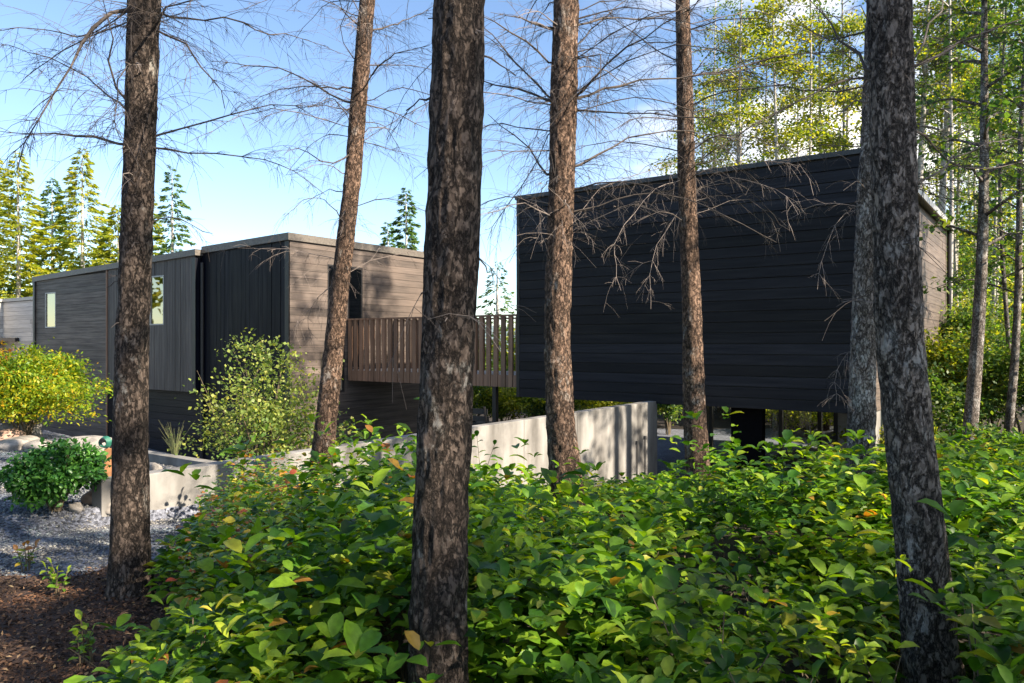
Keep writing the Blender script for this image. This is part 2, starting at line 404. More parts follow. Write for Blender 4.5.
def grid_sheet(xs, ys, flt, name, mat, label=None):
    X, Y = np.meshgrid(xs, ys); Z = terrain(X, Y)
    nx, ny = len(xs), len(ys)
    Z = Z + .018 * (vnoise(np.stack([X*3, Y*3, X*0], -1), 9) - .5)
    V = np.stack([X, Y, Z], -1).reshape(-1, 3)
    i = np.arange(nx * ny).reshape(ny, nx)
    Q = np.stack([i[:-1, :-1], i[:-1, 1:], i[1:, 1:], i[1:, :-1]], -1)
    cx = (X[:-1, :-1] + X[1:, 1:]) / 2; cy = (Y[:-1, :-1] + Y[1:, 1:]) / 2
    reg = region(cx, cy)
    out = {}
    for r in (0, 1, 2):
        q = Q[reg == r]
        if len(q) == 0: continue
        u, inv = np.unique(q.ravel(), return_inverse=True)
        out[r] = (V[u], inv.reshape(-1, 4))
    return out
xs = np.concatenate([np.linspace(-400, -60, 12), np.linspace(-55, -16, 22), np.arange(-15, -9, .35), np.arange(-9, 3.01, .065), np.arange(3.2, 14, .25), np.linspace(15, 55, 24), np.linspace(60, 400, 12)])
ys = np.concatenate([np.linspace(-120, -4, 10), np.arange(-3, 2, .25), np.arange(2, 14.01, .065), np.arange(14.2, 28, .2), np.linspace(29, 70, 26), np.linspace(80, 600, 14)])
sheets = grid_sheet(xs, ys, None, '', None)
for r, nm, mt in ((0, 'ground', 'soil'), (1, 'gravel_path', 'gravel'), (2, 'mulch_bed', 'mulch')):
    V, Q = sheets[r]
    tag(fastmesh(nm, V, [Q], M[mt], smooth=True), kind='structure')

# water beyond the woods
mw, nt, b = newmat('sea_water'); b.inputs['Base Color'].default_value = (.25,.36,.45,1); b.inputs['Roughness'].default_value = .12
nn = N(nt, 'ShaderNodeTexNoise', Scale=.6, Detail=5.0); nt.links.new(objco(nt, (1,1,1)).outputs[0], nn.inputs['Vector']); bump(nt, b, nn.outputs[0], .3, .1)
w = MB(); w.add([(-60,62,-5.2),(500,62,-5.2),(500,620,-5.2),(-60,620,-5.2)], [(0,1,2,3)])
tag(w.build('water', mw), kind='structure')
# far hills
hv = MB()
nseg = 60
for k in range(nseg):
    a0 = math.radians(-70 + 140 * k / nseg); a1 = math.radians(-70 + 140 * (k + 1) / nseg)
    h = [12 + 16 * float(n2(math.sin(a) * 9, 1.0, 1.0, 4)) for a in (a0, a1)]
    p = [(math.sin(a) * 520, math.cos(a) * 520) for a in (a0, a1)]; q = [(math.sin(a) * 640, math.cos(a) * 640) for a in (a0, a1)]
    hv.add([(p[0][0], p[0][1], -12), (p[1][0], p[1][1], -12), (q[1][0], q[1][1], h[1]), (q[0][0], q[0][1], h[0])], [(0,1,2,3)])
tag(hv.build('hills', mat_flat('distant_hill', (.1,.14,.15), .9, 0, .05, .3)), kind='structure')

# ------------------------------------------------------------------ gravel stones and mulch chips (uncountable)
def scatter(n, x0, x1, y0, y1, reg, dens=None):
    x = rng.uniform(x0, x1, n); y = y0 + (y1 - y0) * rng.uniform(0, 1, n) ** 1.35
    k = (region(x, y) == reg) & (np.abs(x) < .74 * y + .3)
    return x[k], y[k]
OCT = np.array([(1,0,0),(0,1,0),(-1,0,0),(0,-1,0),(0,0,1),(0,0,-1)], float)
OF = np.array([(0,1,4),(1,2,4),(2,3,4),(3,0,4),(1,0,5),(2,1,5),(3,2,5),(0,3,5)])
def pebbles(name, x, y, smin, smax, mat, flat=.6):
    n = len(x); z = terrain(x, y)
    R = rot_from(unit_rand(n), unit_rand(n))
    T = OCT[None] * rng.uniform(.6, 1.2, (n, 6, 1))
    V = np.einsum('nij,nkj->nki', R, T); V[:, :, 2] *= flat
    s = rng.uniform(smin, smax, n)
    V = V * s[:, None, None] + np.stack([x, y, z + s * .3], -1)[:, None, :]
    Fc = (OF[None] + (np.arange(n) * 6)[:, None, None]).reshape(-1, 3)
    return fastmesh(name, V.reshape(-1, 3), [Fc], mat)
x, y = scatter(60000, -9, -1.5, 4.9, 12, 1)
tag(pebbles('gravel_stones', x, y, .007, .019, M['stone']), 'loose blue grey crushed stone covering the drive at the left', kind='stuff')
x, y = scatter(60000, -4.2, 0, 2.2, 6.3, 2)
n = len(x); d = unit_rand(n); d[:, 2] *= .35; up = np.tile([0,0,1.0], (n, 1)) + rng.normal(0, .4, (n, 3))
tag(leaves('mulch_chips', np.stack([x, y, terrain(x, y) + rng.uniform(.004,.03,n)], -1), d, up, rng.uniform(.012, .045, n), M['chip'], simple=True, width=.55),
    'shredded reddish brown bark mulch around the left trunk', kind='stuff')

# ------------------------------------------------------------------ foreground shrubs (salal thicket)
def bed_left(y): return np.interp(y, [2, 3.1, 4.2, 5.0, 6.0, 7.5, 9.0], [-1.35, -1.6, -1.9, -2.2, -2.45, -3.05, -2.6])
TR = {}  # trunk base positions, to keep the stems out of the trunks
def salal(n, y0, y1, seedmat, name, label, turning=False, wl=None, sz0=.06, sz1=.125, hk=1.0):
    yy = (y0 ** .55 + (y1 ** .55 - y0 ** .55) * rng.uniform(0, 1, n)) ** (1/.55)
    xx = rng.uniform(-(.74 * yy + .5), .82 * yy + 2.2, n)
    s, t = wall_st(xx, yy)
    left = bed_left(yy) + .35 * (n2(xx, yy, 2.5, 12) - .5)
    back = np.interp(xx, [-4, -1, 2, 4.6, 7, 12], [9.0, 9.2, 10.2, 9.2, 13, 15])
    k = (xx > left) & (yy < back) & ((s > .45) | (t < 0))
    edge = np.clip((xx - left) / .7, 0, 1)
    hollow = n2(xx, yy, .95, 21)
    k &= (rng.uniform(0, 1, n) < -.02 + 1.75 * hollow)
    xx, yy, edge, hollow = xx[k], yy[k], edge[k], hollow[k]
    n = len(xx)
    H = (.02 + .85 * n2(xx, yy, 1.15, 22) + .42 * n2(xx, yy, 2.9, 23)) * (.45 + .55 * edge) * rng.uniform(.7, 1.12, n)
    H *= 1 - .5 * np.exp(-((xx / yy + .30) / .17) ** 2) * sstep(yy, 5.2, 7.0)
    H *= np.interp(yy, [2, 4, 9, 12], [1.0, .95, .9, 1.2])
    H *= 1 + (hk - 1) * (1 - sstep(yy, 4.5, 6.5)) - .5 * sstep(yy, 5.4, 7.4) * (1 - sstep(xx / yy, .48, .6))
    for (tx, ty, tr) in TRUNKS:
        if ty < 4.5:   # the thicket parts in front of the two nearest trunks
            dx = xx - tx * yy / ty
            H *= 1 - .92 * np.exp(-(dx / .3) ** 4) * (yy < ty + .15)
    az = rng.uniform(0, 2*math.pi, n); lean = rng.uniform(.15, .75, n)
    base = np.stack([xx, yy, terrain(xx, yy)], -1)
    hd = np.stack([np.cos(az), np.sin(az), np.zeros(n)], -1)
    L = 10
    pos, dr, up, sz = [], [], [], []
    sb = MB()
    for j in range(L):
        u = np.minimum(1.0, .45 + .75 * (j + 1) / L) + rng.uniform(-.03, .03, n)
        # arching stem
        p = base + hd * (lean * H * u ** 1.7)[:, None] + np.array([0,0,1.0]) * (H * (u * 1.12 - .16 * u ** 3))[:, None]
        side = np.stack([-hd[:, 1], hd[:, 0], np.zeros(n)], -1) * (1 if j % 2 else -1)
        d = side * rng.uniform(.6, 1.1, n)[:, None] + hd * rng.uniform(.1, 1.0, n)[:, None] + np.array([0,0,1.0]) * rng.uniform(-.35, .9, n)[:, None]
        upv = np.array([0,0,1.0]) + hd * .3 + rng.normal(0, .35, (n, 3))
        if j >= L - 6:      # a rosette of leaves at the shoot tip
            ra = j * 2.4 + az + rng.normal(0, .3, n); rd = np.stack([np.cos(ra), np.sin(ra), np.zeros(n)], -1)
            rise = rng.uniform(.1, 1.0, n)[:, None] * (.5 + .18 * (j - L + 6))
            p = p + rd * .008; d = rd + np.array([0,0,1.0]) * rise + hd * .25
            upv = np.array([0,0,1.0]) - rd * rise * .8 + rng.normal(0, .2, (n, 3))
        pos.append(p); dr.append(d); up.append(upv)
        sz.append(rng.uniform(sz0, sz1, n) * (1.0 - .3 * (u - .6)))
    pos = np.concatenate(pos); dr = np.concatenate(dr); up = np.concatenate(up); sz = np.concatenate(sz)
    keep = np.hypot(pos[:, 0], pos[:, 1]) > 1.7
    for (tx, ty, tr) in TRUNKS: keep &= np.hypot(pos[:, 0] - tx, pos[:, 1] - ty) > tr + .03
    o = leaves(name, pos[keep], dr[keep], up[keep], sz[keep], M[seedmat], width=wl or 1.0)
    tag(o, label, kind='stuff')
    return xx, yy, H, hd, lean, base

# ------------------------------------------------------------------ trunks
def trunk_mesh(name, path, mat, parent, sides=48, fine=.02, amp=.05, seed=0, zfine=6.0, freq=(26, 9), flare=.35):
    """path: list of (x,y,z,r) bottom to top"""
    path = np.array(path, float)
    z0, z1 = path[0, 2], path[-1, 2]
    zs = np.concatenate([np.arange(z0, min(zfine, z1), fine), np.arange(min(zfine, z1), z1, .25), [z1]])
    c = np.stack([np.interp(zs, path[:, 2], path[:, i]) for i in (0, 1)], -1)
    # soften kinks and add a gentle wander
    for i in (0, 1):
        c[:, i] += .018 * (vnoise(np.stack([zs * .9, zs * 0 + i * 7.3, zs * 0 + seed], -1), seed) - .5) * np.clip((zs - z0), 0, 1)
    r = np.interp(zs, path[:, 2], path[:, 3]); r = r * (1 + flare * np.exp(-(zs - z0 - .1) / .22))
    a = np.arange(sides) * 2 * math.pi / sides
    ca, sa = np.cos(a), np.sin(a)
    nx = ca[None, :] * np.ones((len(zs), 1)); ny = sa[None, :] * np.ones((len(zs), 1)); nz = zs[:, None] * np.ones((1, sides))
    q = np.stack([nx * r.mean() * freq[0], ny * r.mean() * freq[0], nz * freq[1]], -1)
    n1 = vnoise(q + 50, seed); nb = vnoise(q * 2.3 + 90, seed + 1); nl = vnoise(np.stack([nx * 1.2, ny * 1.2, nz * 1.3], -1) + 30, seed + 2)
    ridge = 1 - np.abs(2 * n1 - 1) * 1.0
    d = 1 + amp * (ridge - .6) + amp * .5 * (nb - .5) + .09 * (nl - .5)
    rr = r[:, None] * d
    # knots where whorls of branches came off
    for kz in np.arange(z0 + .7 + (seed % 5) * .13, min(zfine, z1), .62):
        rr += r[:, None] * .07 * np.exp(-((zs - kz) / .035) ** 2)[:, None] * np.clip(vnoise(np.stack([nx * 1.6, ny * 1.6, nz * 0 + kz * 5], -1), seed + 4) * 2 - .7, 0, 1)
    V = np.stack([c[:, 0][:, None] + ca[None] * rr, c[:, 1][:, None] + sa[None] * rr, nz], -1).reshape(-1, 3)
    i = np.arange(len(zs) * sides).reshape(len(zs), sides); j = np.roll(i, -1, axis=1)
    Q = np.stack([i[:-1], j[:-1], j[1:], i[1:]], -1).reshape(-1, 4)
    return fastmesh(name, V, [Q], mat, parent, smooth=True)

def bez(pts, m):
    """Catmull-Rom through pts"""
    pts = np.array(pts, float)
    if len(pts) == 2: return pts[0] + (pts[1] - pts[0]) * np.linspace(0, 1, m)[:, None]
    e = np.vstack([2 * pts[0] - pts[1], pts, 2 * pts[-1] - pts[-2]])
    out = []
    u = np.linspace(0, len(pts) - 1 - 1e-6, m)
    for t in u:
        i = int(t); f = t - i; p0, p1, p2, p3 = e[i:i + 4]
        out.append(.5 * ((2 * p1) + (-p0 + p2) * f + (2*p0 - 5*p1 + 4*p2 - p3) * f**2 + (-p0 + 3*p1 - 3*p2 + p3) * f**3))
    return np.array(out)

def dead_branch(pts, r0, parent, mat, ntw=None, twl=.55, droop=.5, rnd=None):
    R = rnd or random
    pts = np.array(pts, float)
    length = np.sum(np.linalg.norm(np.diff(pts, axis=0), axis=1))
    m = max(8, int(length * 7))
    c = bez(pts, m)
    c[1:] += np.array([[R.gauss(0, .008) for _ in range(3)] for _ in range(m - 1)])
    mb = MB()
    rk = np.linspace(r0, .002, m) * (1 + .18 * np.array([R.gauss(0, 1) for _ in range(m)]).clip(-1, 1)); mb.tube(c, rk, 6)
    if ntw is None: ntw = int(length * 21)
    tang = np.gradient(c, axis=0); tang /= np.linalg.norm(tang, axis=1, keepdims=True)
    for i in range(ntw):
        u = .08 + .92 * (R.random() if i % 2 else (i + R.random()) / ntw)
        k = min(m - 1, int(u * (m - 1)))
        o = c[k]; t = tang[k]
        side = np.cross(t, [0, 0, 1.0]); side /= np.linalg.norm(side) + 1e-9
        sg = 1 if i % 2 else -1
        L = twl * R.choice((.3,.6,.8,1.0,1.5)) * R.uniform(.6, 1.25) * (1.15 - .55 * u)
        upk = R.uniform(-.55, .45)
        d = side * sg * R.uniform(.2, .9) + t * R.uniform(.35, 1.1) + np.array([0, 0, upk])
        d /= np.linalg.norm(d)
        g = []
        p = o.copy(); dd = d.copy(); st = L / 5
        for q in range(6):
            g.append(p.copy()); p = p + dd * st
            dd = dd + np.array([0, 0, -droop * R.uniform(.15, .42)]) + np.array([R.gauss(0, .1) for _ in range(3)]); dd /= np.linalg.norm(dd)
        g = np.array(g)
        mb.tube(g, np.linspace(min(.0032, max(.0018, r0 * .2)), .0008, 6), 3, cap=False)
        for w in range(R.randint(2, 4)):
            kk = R.randint(1, 4); o2 = g[kk]
            d2 = (g[kk + 1] - g[kk]); d2 /= np.linalg.norm(d2)
            d2 = d2 + np.array([R.gauss(0, .6) for _ in range(3)]) + np.array([0, 0, -.3]); d2 /= np.linalg.norm(d2)
            l2 = L * R.uniform(.2, .5)
            mb.tube([o2, o2 + d2 * l2 * .5, o2 + d2 * l2 + np.array([0, 0, -.16 * l2])], [.0013, .001, .0007], 3, cap=False)
    return mb.build('branch', mat, parent)

def conifer_crown(name, cx, cy, z0, z1, rmax, nb, mat, parent, tuft=.22, per=30, droop=.25, seed=1, shape=1.0, lean=(0,0)):
    R = np.random.default_rng(seed)
    pos, dr, up, sz = [], [], [], []
    for i in range(nb):
        u = (i + R.uniform(0, 1)) / nb
        z = z0 + (z1 - z0) * u
        r = rmax * (1 - u) ** shape * R.uniform(.55, 1.1) + .12
        az = i * 2.39996 + R.uniform(-.5, .5)
        h = np.array([math.cos(az), math.sin(az), 0]); s = np.array([-h[1], h[0], 0])
        m = max(5, int(per * r / rmax))
        t = np.sqrt(R.uniform(.04, 1, m))
        lat = R.normal(0, .17, m) * r * (1.15 - t)
        c = np.array([cx + lean[0]*(z-z0), cy + lean[1]*(z-z0), z])
        p = c + h * (t * r)[:, None] + s * lat[:, None] + np.array([0, 0, 1.0]) * (.18 * r * t - droop * r * t ** 2 + R.normal(0, .05, m))[:, None]
        d = h * 1.0 + s * (np.sign(lat) * R.uniform(.2, 1.1, m))[:, None] + np.array([0, 0, 1.0]) * R.uniform(-.65, .15, m)[:, None]
        pos.append(p); dr.append(d); up.append(np.array([0, 0, 1.0]) + R.normal(0, .45, (m, 3))); sz.append(R.uniform(.6, 1.35, m) * tuft)
    return leaves(name, np.concatenate(pos), np.concatenate(dr), np.concatenate(up), np.concatenate(sz), mat, parent, simple=True, width=.42)

# near pines: rows seen at (px, py, width px), distance
NEAR = [
 ('T1', 4.9, [(144,0,32),(139,170,31),(133,340,33),(131,480,35),(130,560,36)], 'bark', 40, 'slim dark trunked pine at the left, standing where mulch meets gravel'),
 ('T2', 8.4, [(367,0,16),(353,170,18),(338,300,19),(328,400,22),(322,460,24)], 'bark_red', 44, 'reddish leaning pine in front of the concrete wall and bridge end'),
 ('T3', 2.8, [(461,0,56),(456,170,56),(450,340,56),(442,510,58),(438,690,62)], 'bark', 96, 'thickest dark barked pine in the centre, nearest the camera'),
 ('T4', 6.4, [(565,0,27),(561,170,28),(558,340,28),(561,420,31),(566,480,35)], 'bark_red', 56, 'pine before the left part of the black clad box, with a warm lit right edge'),
 ('T5', 8.2, [(683,0,15),(686,170,18),(692,340,21),(697,450,25)], 'bark_red', 44, 'slim pine before the middle of the black clad box'),
 ('T6', 8.4, [(877,0,19),(872,120,22),(865,300,25),(861,440,28)], 'bark_grey', 48, 'pale grey pine just behind the large right trunk, hiding the corner of the box'),
 ('T7', 3.25, [(889,0,43),(893,170,44),(899,340,46),(913,480,48),(926,600,50),(934,690,52)], 'bark_lichen', 84, 'large lichen grey pine at the right, in the foreground thicket'),
]
PX = {}
TRUNKS = []
for i, (nm, d, rows, mt, sides, lab) in enumerate(NEAR):
    pts = []
    for (px, py, w) in rows[::-1]:
        p = P(px, py, d); pts.append([p[0], p[1], p[2], w * .92 / 2 / F * d])
    b0, b1 = pts[0], pts[1]
    g = gz(b0[0], d) - .08
    k = (g - b0[2]) / (b0[2] - b1[2])
    base = [b0[0] + (b0[0] - b1[0]) * k, d, g, b0[3]]
    t0, t1 = pts[-1], pts[-2]
    slope = (t0[0] - t1[0]) / (t0[2] - t1[2])
    top = 15.5 + (i * 37 % 5) * .7
    ex = [[t0[0] + slope * (z - t0[2]) * .8, d, z, max(.03, t0[3] * (1 - (z - t0[2]) / (top - t0[2] + .8)) + .01)] for z in (t0[2] + 2, 9, 12, top) if z > t0[2] + 1]
    path = ([base] if base[2] < b0[2] - .02 else []) + pts + ex
    path = [p for p in path if p[2] >= g]
    root = empty('pine_tree', (0, 0, 0)); tag(root, lab, 'tree', 'pines standing in front of the house')
    off = np.array([base[0], d, g]); root.location = off
    rel = [[p[0] - off[0], 0, p[2] - off[2], p[3]] for p in path]
    trunk_mesh('trunk', rel, M[mt], root, sides=sides, fine=.011 if d < 4 else .02, amp=.15 if d < 4 else .13, seed=i + 3, zfine=(6.3 if d > 5 else 4.2) - g, freq=(34, 7) if d < 5 else (30, 8))
    conifer_crown('crown', slope * 7, 0, 9.2 - g + (i % 3) * .6, top - g + .4, 1.5, 70, M['needles'], root, tuft=.28, per=30, seed=40 + i, lean=(slope * .5, 0))
    PX[nm] = (root, d, off, rows)
    TRUNKS.append((base[0], d, base[3]))

def br(tree, pix, r0, dep=0.0, mat='twig', twl=.5, ntw=None, droop=.5):
    root, d, off, rows = PX[tree]
    m = len(pix); pts = []
    for k, (px, py) in enumerate(pix):
        dd = d * (1 + dep * k / (m - 1)) if k else d
        pts.append(P(px, py, dd) - off)
    # start inside the trunk
    cx = np.interp(pix[0][1], [r[1] for r in rows], [r[0] for r in rows])
    pts[0] = P(cx, pix[0][1], d) - off
    if len(pix) > 1: pts.insert(1, P(pix[0][0], pix[0][1], d) - off)
    if abs(cx - pix[0][0]) < 3: pts.pop(1)
    return dead_branch(pts, r0, root, M[mat], ntw, twl, droop)

random.seed(21)
BR = [
 ('T1', [(128,8),(100,22),(83,40),(70,70),(46,107),(28,135),(18,170)], .012, -.12),
 ('T1', [(128,10),(84,38),(50,30),(-5,31)], .007, .1),
 ('T1', [(126,24),(82,42),(45,62),(20,83)], .006, .2),
 ('T1', [(125,145),(90,137),(60,135),(25,134),(-6,130)], .010, .1),
 ('T1', [(128,101),(112,75),(108,30),(101,-10)], .009, -.1),
 ('T1', [(158,15),(190,19),(235,20),(265,32),(300,38),(340,53)], .009, .35),
 ('T1', [(157,136),(200,123),(240,112),(275,105),(318,107)], .009, .2),
 ('T1', [(157,148),(200,153),(256,159),(290,168),(326,195)], .008, .3),
 ('T1', [(159,30),(185,45),(200,63),(218,85),(226,108)], .007, -.15),
 ('T1', [(157,25),(170,8),(205,-6)], .009, -.2),
 ('T1', [(128,60),(118,90),(116,120),(119,140)], .005, -.2),
 ('T1', [(126,110),(80,72),(30,52),(-5,41)], .006, .3),
 ('T2', [(352,103),(320,88),(290,72),(255,65),(210,62)], .013, .05),
 ('T2', [(360,26),(345,12),(336,-8)], .013, -.1),
 ('T2', [(357,60),(340,35),(348,5),(352,-8)], .006, -.1),
 ('T2', [(362,102),(395,113),(430,130)], .012, .1),
 ('T2', [(366,33),(400,22),(440,4)], .009, .2),
 ('T2', [(361,95),(380,65),(400,52),(430,46)], .009, -.15),
 ('T2', [(363,65),(400,65),(432,68)], .007, .1),
 ('T2', [(335,88),(300,87),(270,93),(245,108)], .008, .2),
 ('T2', [(352,150),(330,165),(300,148),(285,152)], .007, -.1),
 ('T2', [(360,140),(385,148),(425,158)], .007, .1),
 ('T2', [(352,110),(325,105),(285,110),(250,125)], .007, -.1),
 ('T4', [(551,102),(530,92),(489,82),(470,78)], .013, .1),
 ('T4', [(550,97),(520,65),(489,33),(470,10)], .011, .15),
 ('T4', [(549,62),(535,45),(505,30),(480,15)], .010, -.1),
 ('T4', [(551,29),(525,20),(490,12)], .010, -.05),
 ('T4', [(545,172),(520,140),(487,113)], .010, .05),
 ('T4', [(576,97),(610,60),(640,40),(670,20),(705,-4)], .011, -.1),
 ('T4', [(577,98),(620,85),(680,76),(740,70),(800,60)], .012, .1),
 ('T4', [(578,24),(610,19),(650,18),(700,2)], .011, .1),
 ('T4', [(574,168),(610,147),(650,133),(700,133),(745,140)], .011, .1),
 ('T4', [(577,110),(640,113),(700,117),(740,110)], .007, -.1),
 ('T4', [(550,150),(520,152),(485,152)], .007, -.1),
 ('T4', [(551,130),(530,175),(500,215),(487,240)], .006, .05),
 ('T4', [(577,45),(620,3),(660,-8)], .007, .2),
 ('T4', [(576,60),(600,55),(598,95),(596,140)], .005, -.1),
 ('T4', [(575,190),(610,180),(650,185),(670,200)], .007, -.1),
 ('T5', [(691,76),(730,70),(780,55),(840,52),(865,54)], .012, .05),
 ('T5', [(692,105),(730,90),(780,86),(820,78)], .009, -.1),
 ('T5', [(678,60),(650,45),(615,20),(600,-5)], .009, .1),
 ('T5', [(690,30),(720,20),(760,18),(800,-2)], .008, -.1),
 ('T5', [(679,120),(640,118),(605,135)], .008, -.1),
 ('T5', [(691,150),(720,135),(770,140),(800,158)], .008, -.2),
 ('T7', [(872,71),(848,47),(825,20),(811,-4)], .009, .1),
 ('T6', [(868,77),(840,82),(800,100),(760,122),(720,145),(695,165)], .013, -.05),
 ('T6', [(868,85),(830,92),(790,87),(750,75),(715,85)], .010, .1),
 ('T7', [(912,67),(950,48),(990,30),(1030,20)], .009, .1),
 ('T7', [(918,182),(960,155),(1000,140),(1030,138)], .005, .4),
 ('T7', [(908,75),(925,30),(945,-4)], .006, .2),
 ('T7', [(914,130),(950,160),(990,170),(1030,160)], .005, .3),
 ('T6', [(866,30),(830,40),(800,25),(770,-4)], .010, .1),
]
for t, pix, r0, dep in BR:
    br(t, pix, r0 * (1.25 if PX[t][1] > 6 else 1.1), dep, twl=.62 if PX[t][1] > 6 else .42)
# pale weathered drooping branches lit against the dark cladding
PALE = [
 ('T5', [(694,175),(725,165),(765,160),(800,168),(812,195)], .009, -.12),
 ('T5', [(694,190),(730,178),(775,190),(800,215)], .007, -.2),
 ('T5', [(695,215),(740,200),(770,215),(780,250)], .006, .04),
 ('T5', [(684,178),(655,190),(625,225),(613,255),(620,290)], .008, -.12),
 ('T5', [(685,200),(660,240),(650,280),(652,310)], .006, -.05),
 ('T5', [(684,160),(650,170),(600,190),(580,215)], .008, -.15),
 ('T6', [(856,210),(835,225),(822,260),(818,290)], .005, -.06),
 ('T6', [(850,352),(840,365),(835,385),(838,405)], .004, -.04),
 ('T2', [(342,262),(320,255),(300,251),(275,249),(237,247)], .009, .05),
 ('T2', [(346,275),(380,258),(424,252),(460,252)], .009, .06),
 ('T2', [(340,280),(315,300),(308,325),(312,345)], .006, .04),
 ('T4', [(546,240),(530,215),(505,205),(488,212)], .006, .05),
 ('T4', [(572,235),(600,215),(640,205),(668,215)], .006, -.05),
]
for t, pix, r0, dep in PALE: br(t, pix, r0 * .5, dep, 'twig_pale', twl=.4, droop=.8, ntw=int(7 + len(pix) * 3))
# extra small dead branches and stubs
for t in ('T1','T2','T3','T4','T5','T6','T7'):
    root, d, off, rows = PX[t]
    for k in range({'T1':12,'T2':22,'T3':10,'T4':24,'T5':26,'T6':14,'T7':6}[t]):
        py = random.uniform(-20, 250 if d > 5 else 330); cx = float(np.interp(py, [r[1] for r in rows], [r[0] for r in rows]))
        z = CH + (HY - py) / F * d; x = (cx - CX) / F * d
        az = random.uniform(0, 2*math.pi); L = random.uniform(.4, 2.0) if d > 5 else random.uniform(.12, .5)
        if t == 'T3' or t == 'T7': L *= .5
        h = np.array([math.cos(az), math.sin(az), 0]); st = np.array([x, d, z]) - off
        if t in ('T3','T7') and h[1] < 0: L = .12
        dead_branch([st, st + h * L * .5 + [0,0,.1*L], st + h * L + [0,0,-.12*L]], .006, root, M['twig' if k % 3 else 'twig_pale'], ntw=int(L * 9) , twl=.34, droop=.6)
# a broken stub on the centre trunk and hanging strands
# ------------------------------------------------------------------ salal thicket now that trunks are known
salal(11500, 1.95, 15, 'salal', 'salal_thicket', 'dense thicket of glossy green salal leaves filling the foreground')
salal(3400, 1.95, 15, 'salal_light', 'young_thicket_shoots', 'paler narrow young leaves mixed through the green thicket', wl=.7, sz0=.045, sz1=.095, hk=1.13)
salal(1150, 2.1, 14, 'salal', 'tall_thicket_shoots', 'taller broad leaved shoots standing above the green thicket', sz0=.08, sz1=.14, hk=1.38)
def cond_patch():
    # turning leaves along the left and back edges
    n = 850
    yy = rng.uniform(4.0, 8.3, n); xx = bed_left(yy) + np.abs(rng.normal(0, .6, n)) + .05
    s, t = wall_st(xx, yy); k = (s > .4) | (t < 0); xx, yy = xx[k], yy[k]; n = len(xx)
    H = rng.uniform(.3, .72, n) * np.clip((xx - bed_left(yy)) / .6 + .35, 0, 1)
    pos, dr, up, sz = [], [], [], []
    az = rng.uniform(0, 6.28, n); hd = np.stack([np.cos(az), np.sin(az), 0*az], -1)
    for j in range(8):
        u = .4 + .6 * (j + 1) / 8
        pos.append(np.stack([xx, yy, terrain(xx, yy) + H * u], -1) + hd * (.3 * H * u**1.6)[:, None])
        dr.append(np.stack([-hd[:,1], hd[:,0], 0*az], -1) * (1 if j % 2 else -1) + hd * .5 + [0,0,.3]); up.append(np.array([0,0,1.0]) + rng.normal(0, .4, (n,3))); sz.append(rng.uniform(.035, .07, n))
    o = leaves('turning_shrub_leaves', np.concatenate(pos), np.concatenate(dr), np.concatenate(up), np.concatenate(sz), M['salal_red'], width=1.2)
    tag(o, 'small yellow and red turning leaves along the left edge of the thicket', kind='stuff')
cond_patch()
# stems of the thicket
n = 1500
yy = rng.uniform(2.0, 9, n); xx = rng.uniform(-1, 1, n) * (.72 * yy + .3); s, t = wall_st(xx, yy); k = (xx > bed_left(yy) + .05) & (s > .5); xx, yy = xx[k], yy[k]
mb = MB()
for x, y in zip(xx, yy):
    z = gz(x, y); a = random.uniform(0, 6.28); L = random.uniform(.15, .42); l = random.uniform(.1, .6)
    p = [(x, y, z), (x + math.cos(a) * l * .4 * L, y + math.sin(a) * l * .4 * L, z + L * .55), (x + math.cos(a) * l * 1.2 * L, y + math.sin(a) * l * 1.2 * L, z + L)]
    mb.tube(p, [.004, .003, .0018], 3, cap=False)
tag(mb.build('thicket_stems', M['stem']), 'thin brown stems under the salal leaves', kind='stuff')

# tall foreground sprays with larger leaves, each one plant
def spray(root, h, lean_az, lean, nl, size, mat, off=(0,0)):
    hd = np.array([math.cos(lean_az), math.sin(lean_az), 0.0]); s = np.array([-hd[1], hd[0], 0.0])
    u = np.linspace(0, 1, 9)
    c = np.array([off[0], off[1], 0]) + hd * (lean * h * u[:, None] ** 1.8) + np.array([0,0,1.0]) * (h * u)[:, None]
    mb = MB(); mb.tube(c, np.linspace(.005, .002, 9), 5); mb.build('stem', M['stem'], root)
    pos, dr, up, sz = [], [], [], []
    for j in range(nl):
        t = .3 + .7 * j / (nl - 1); k = t * 8; i = min(7, int(k)); p = c[i] + (c[i+1] - c[i]) * (k - i)
        sg = 1 if j % 2 else -1
        d = s * sg * random.uniform(.7, 1.1) + hd * random.uniform(0, .8) + np.array([0,0,random.uniform(-.1,.7)])
        if j == nl - 1: d = hd * .4 + np.array([0,0,1.0])
        pos.append(p); dr.append(d); up.append(np.array([0,0,1.0]) + np.array([random.gauss(0,.25) for _ in range(3)])); sz.append(size * random.uniform(.75, 1.2))
    leaves('foliage', np.array(pos), np.array(dr), np.array(up), np.array(sz), M[mat], root)
SPR = [(708,590,2.75,.72,'yellowish','tall salal shoot with upright yellow green leaves in the middle foreground'),
       (200,650,3.2,.42,'green','low salal shoot at the edge of the mulch, bottom left'),
       (655,665,2.3,.55,'green','salal shoot with broad pale leaves at the bottom centre'),
       (770,668,2.35,.6,'green','salal shoot with long drooping leaves, bottom right of centre'),
       (985,640,2.8,.6,'green','salal shoot right of the large grey trunk'),
       (230,430,7.4,.9,'turning','tall stem with orange and green leaves rising before the concrete wall'),
       (480,398,8.2,1.0,'green','lone tall stem above the thicket right of the centre trunk'),
       (60,600,4.9,.2,'green','small seedling on the mulch, upper of the pair'),
       (90,650,3.8,.22,'green','small seedling on the mulch, lower one near the thicket'),
       (25,575,5.4,.2,'turning','small seedling where gravel meets mulch at the far left')]
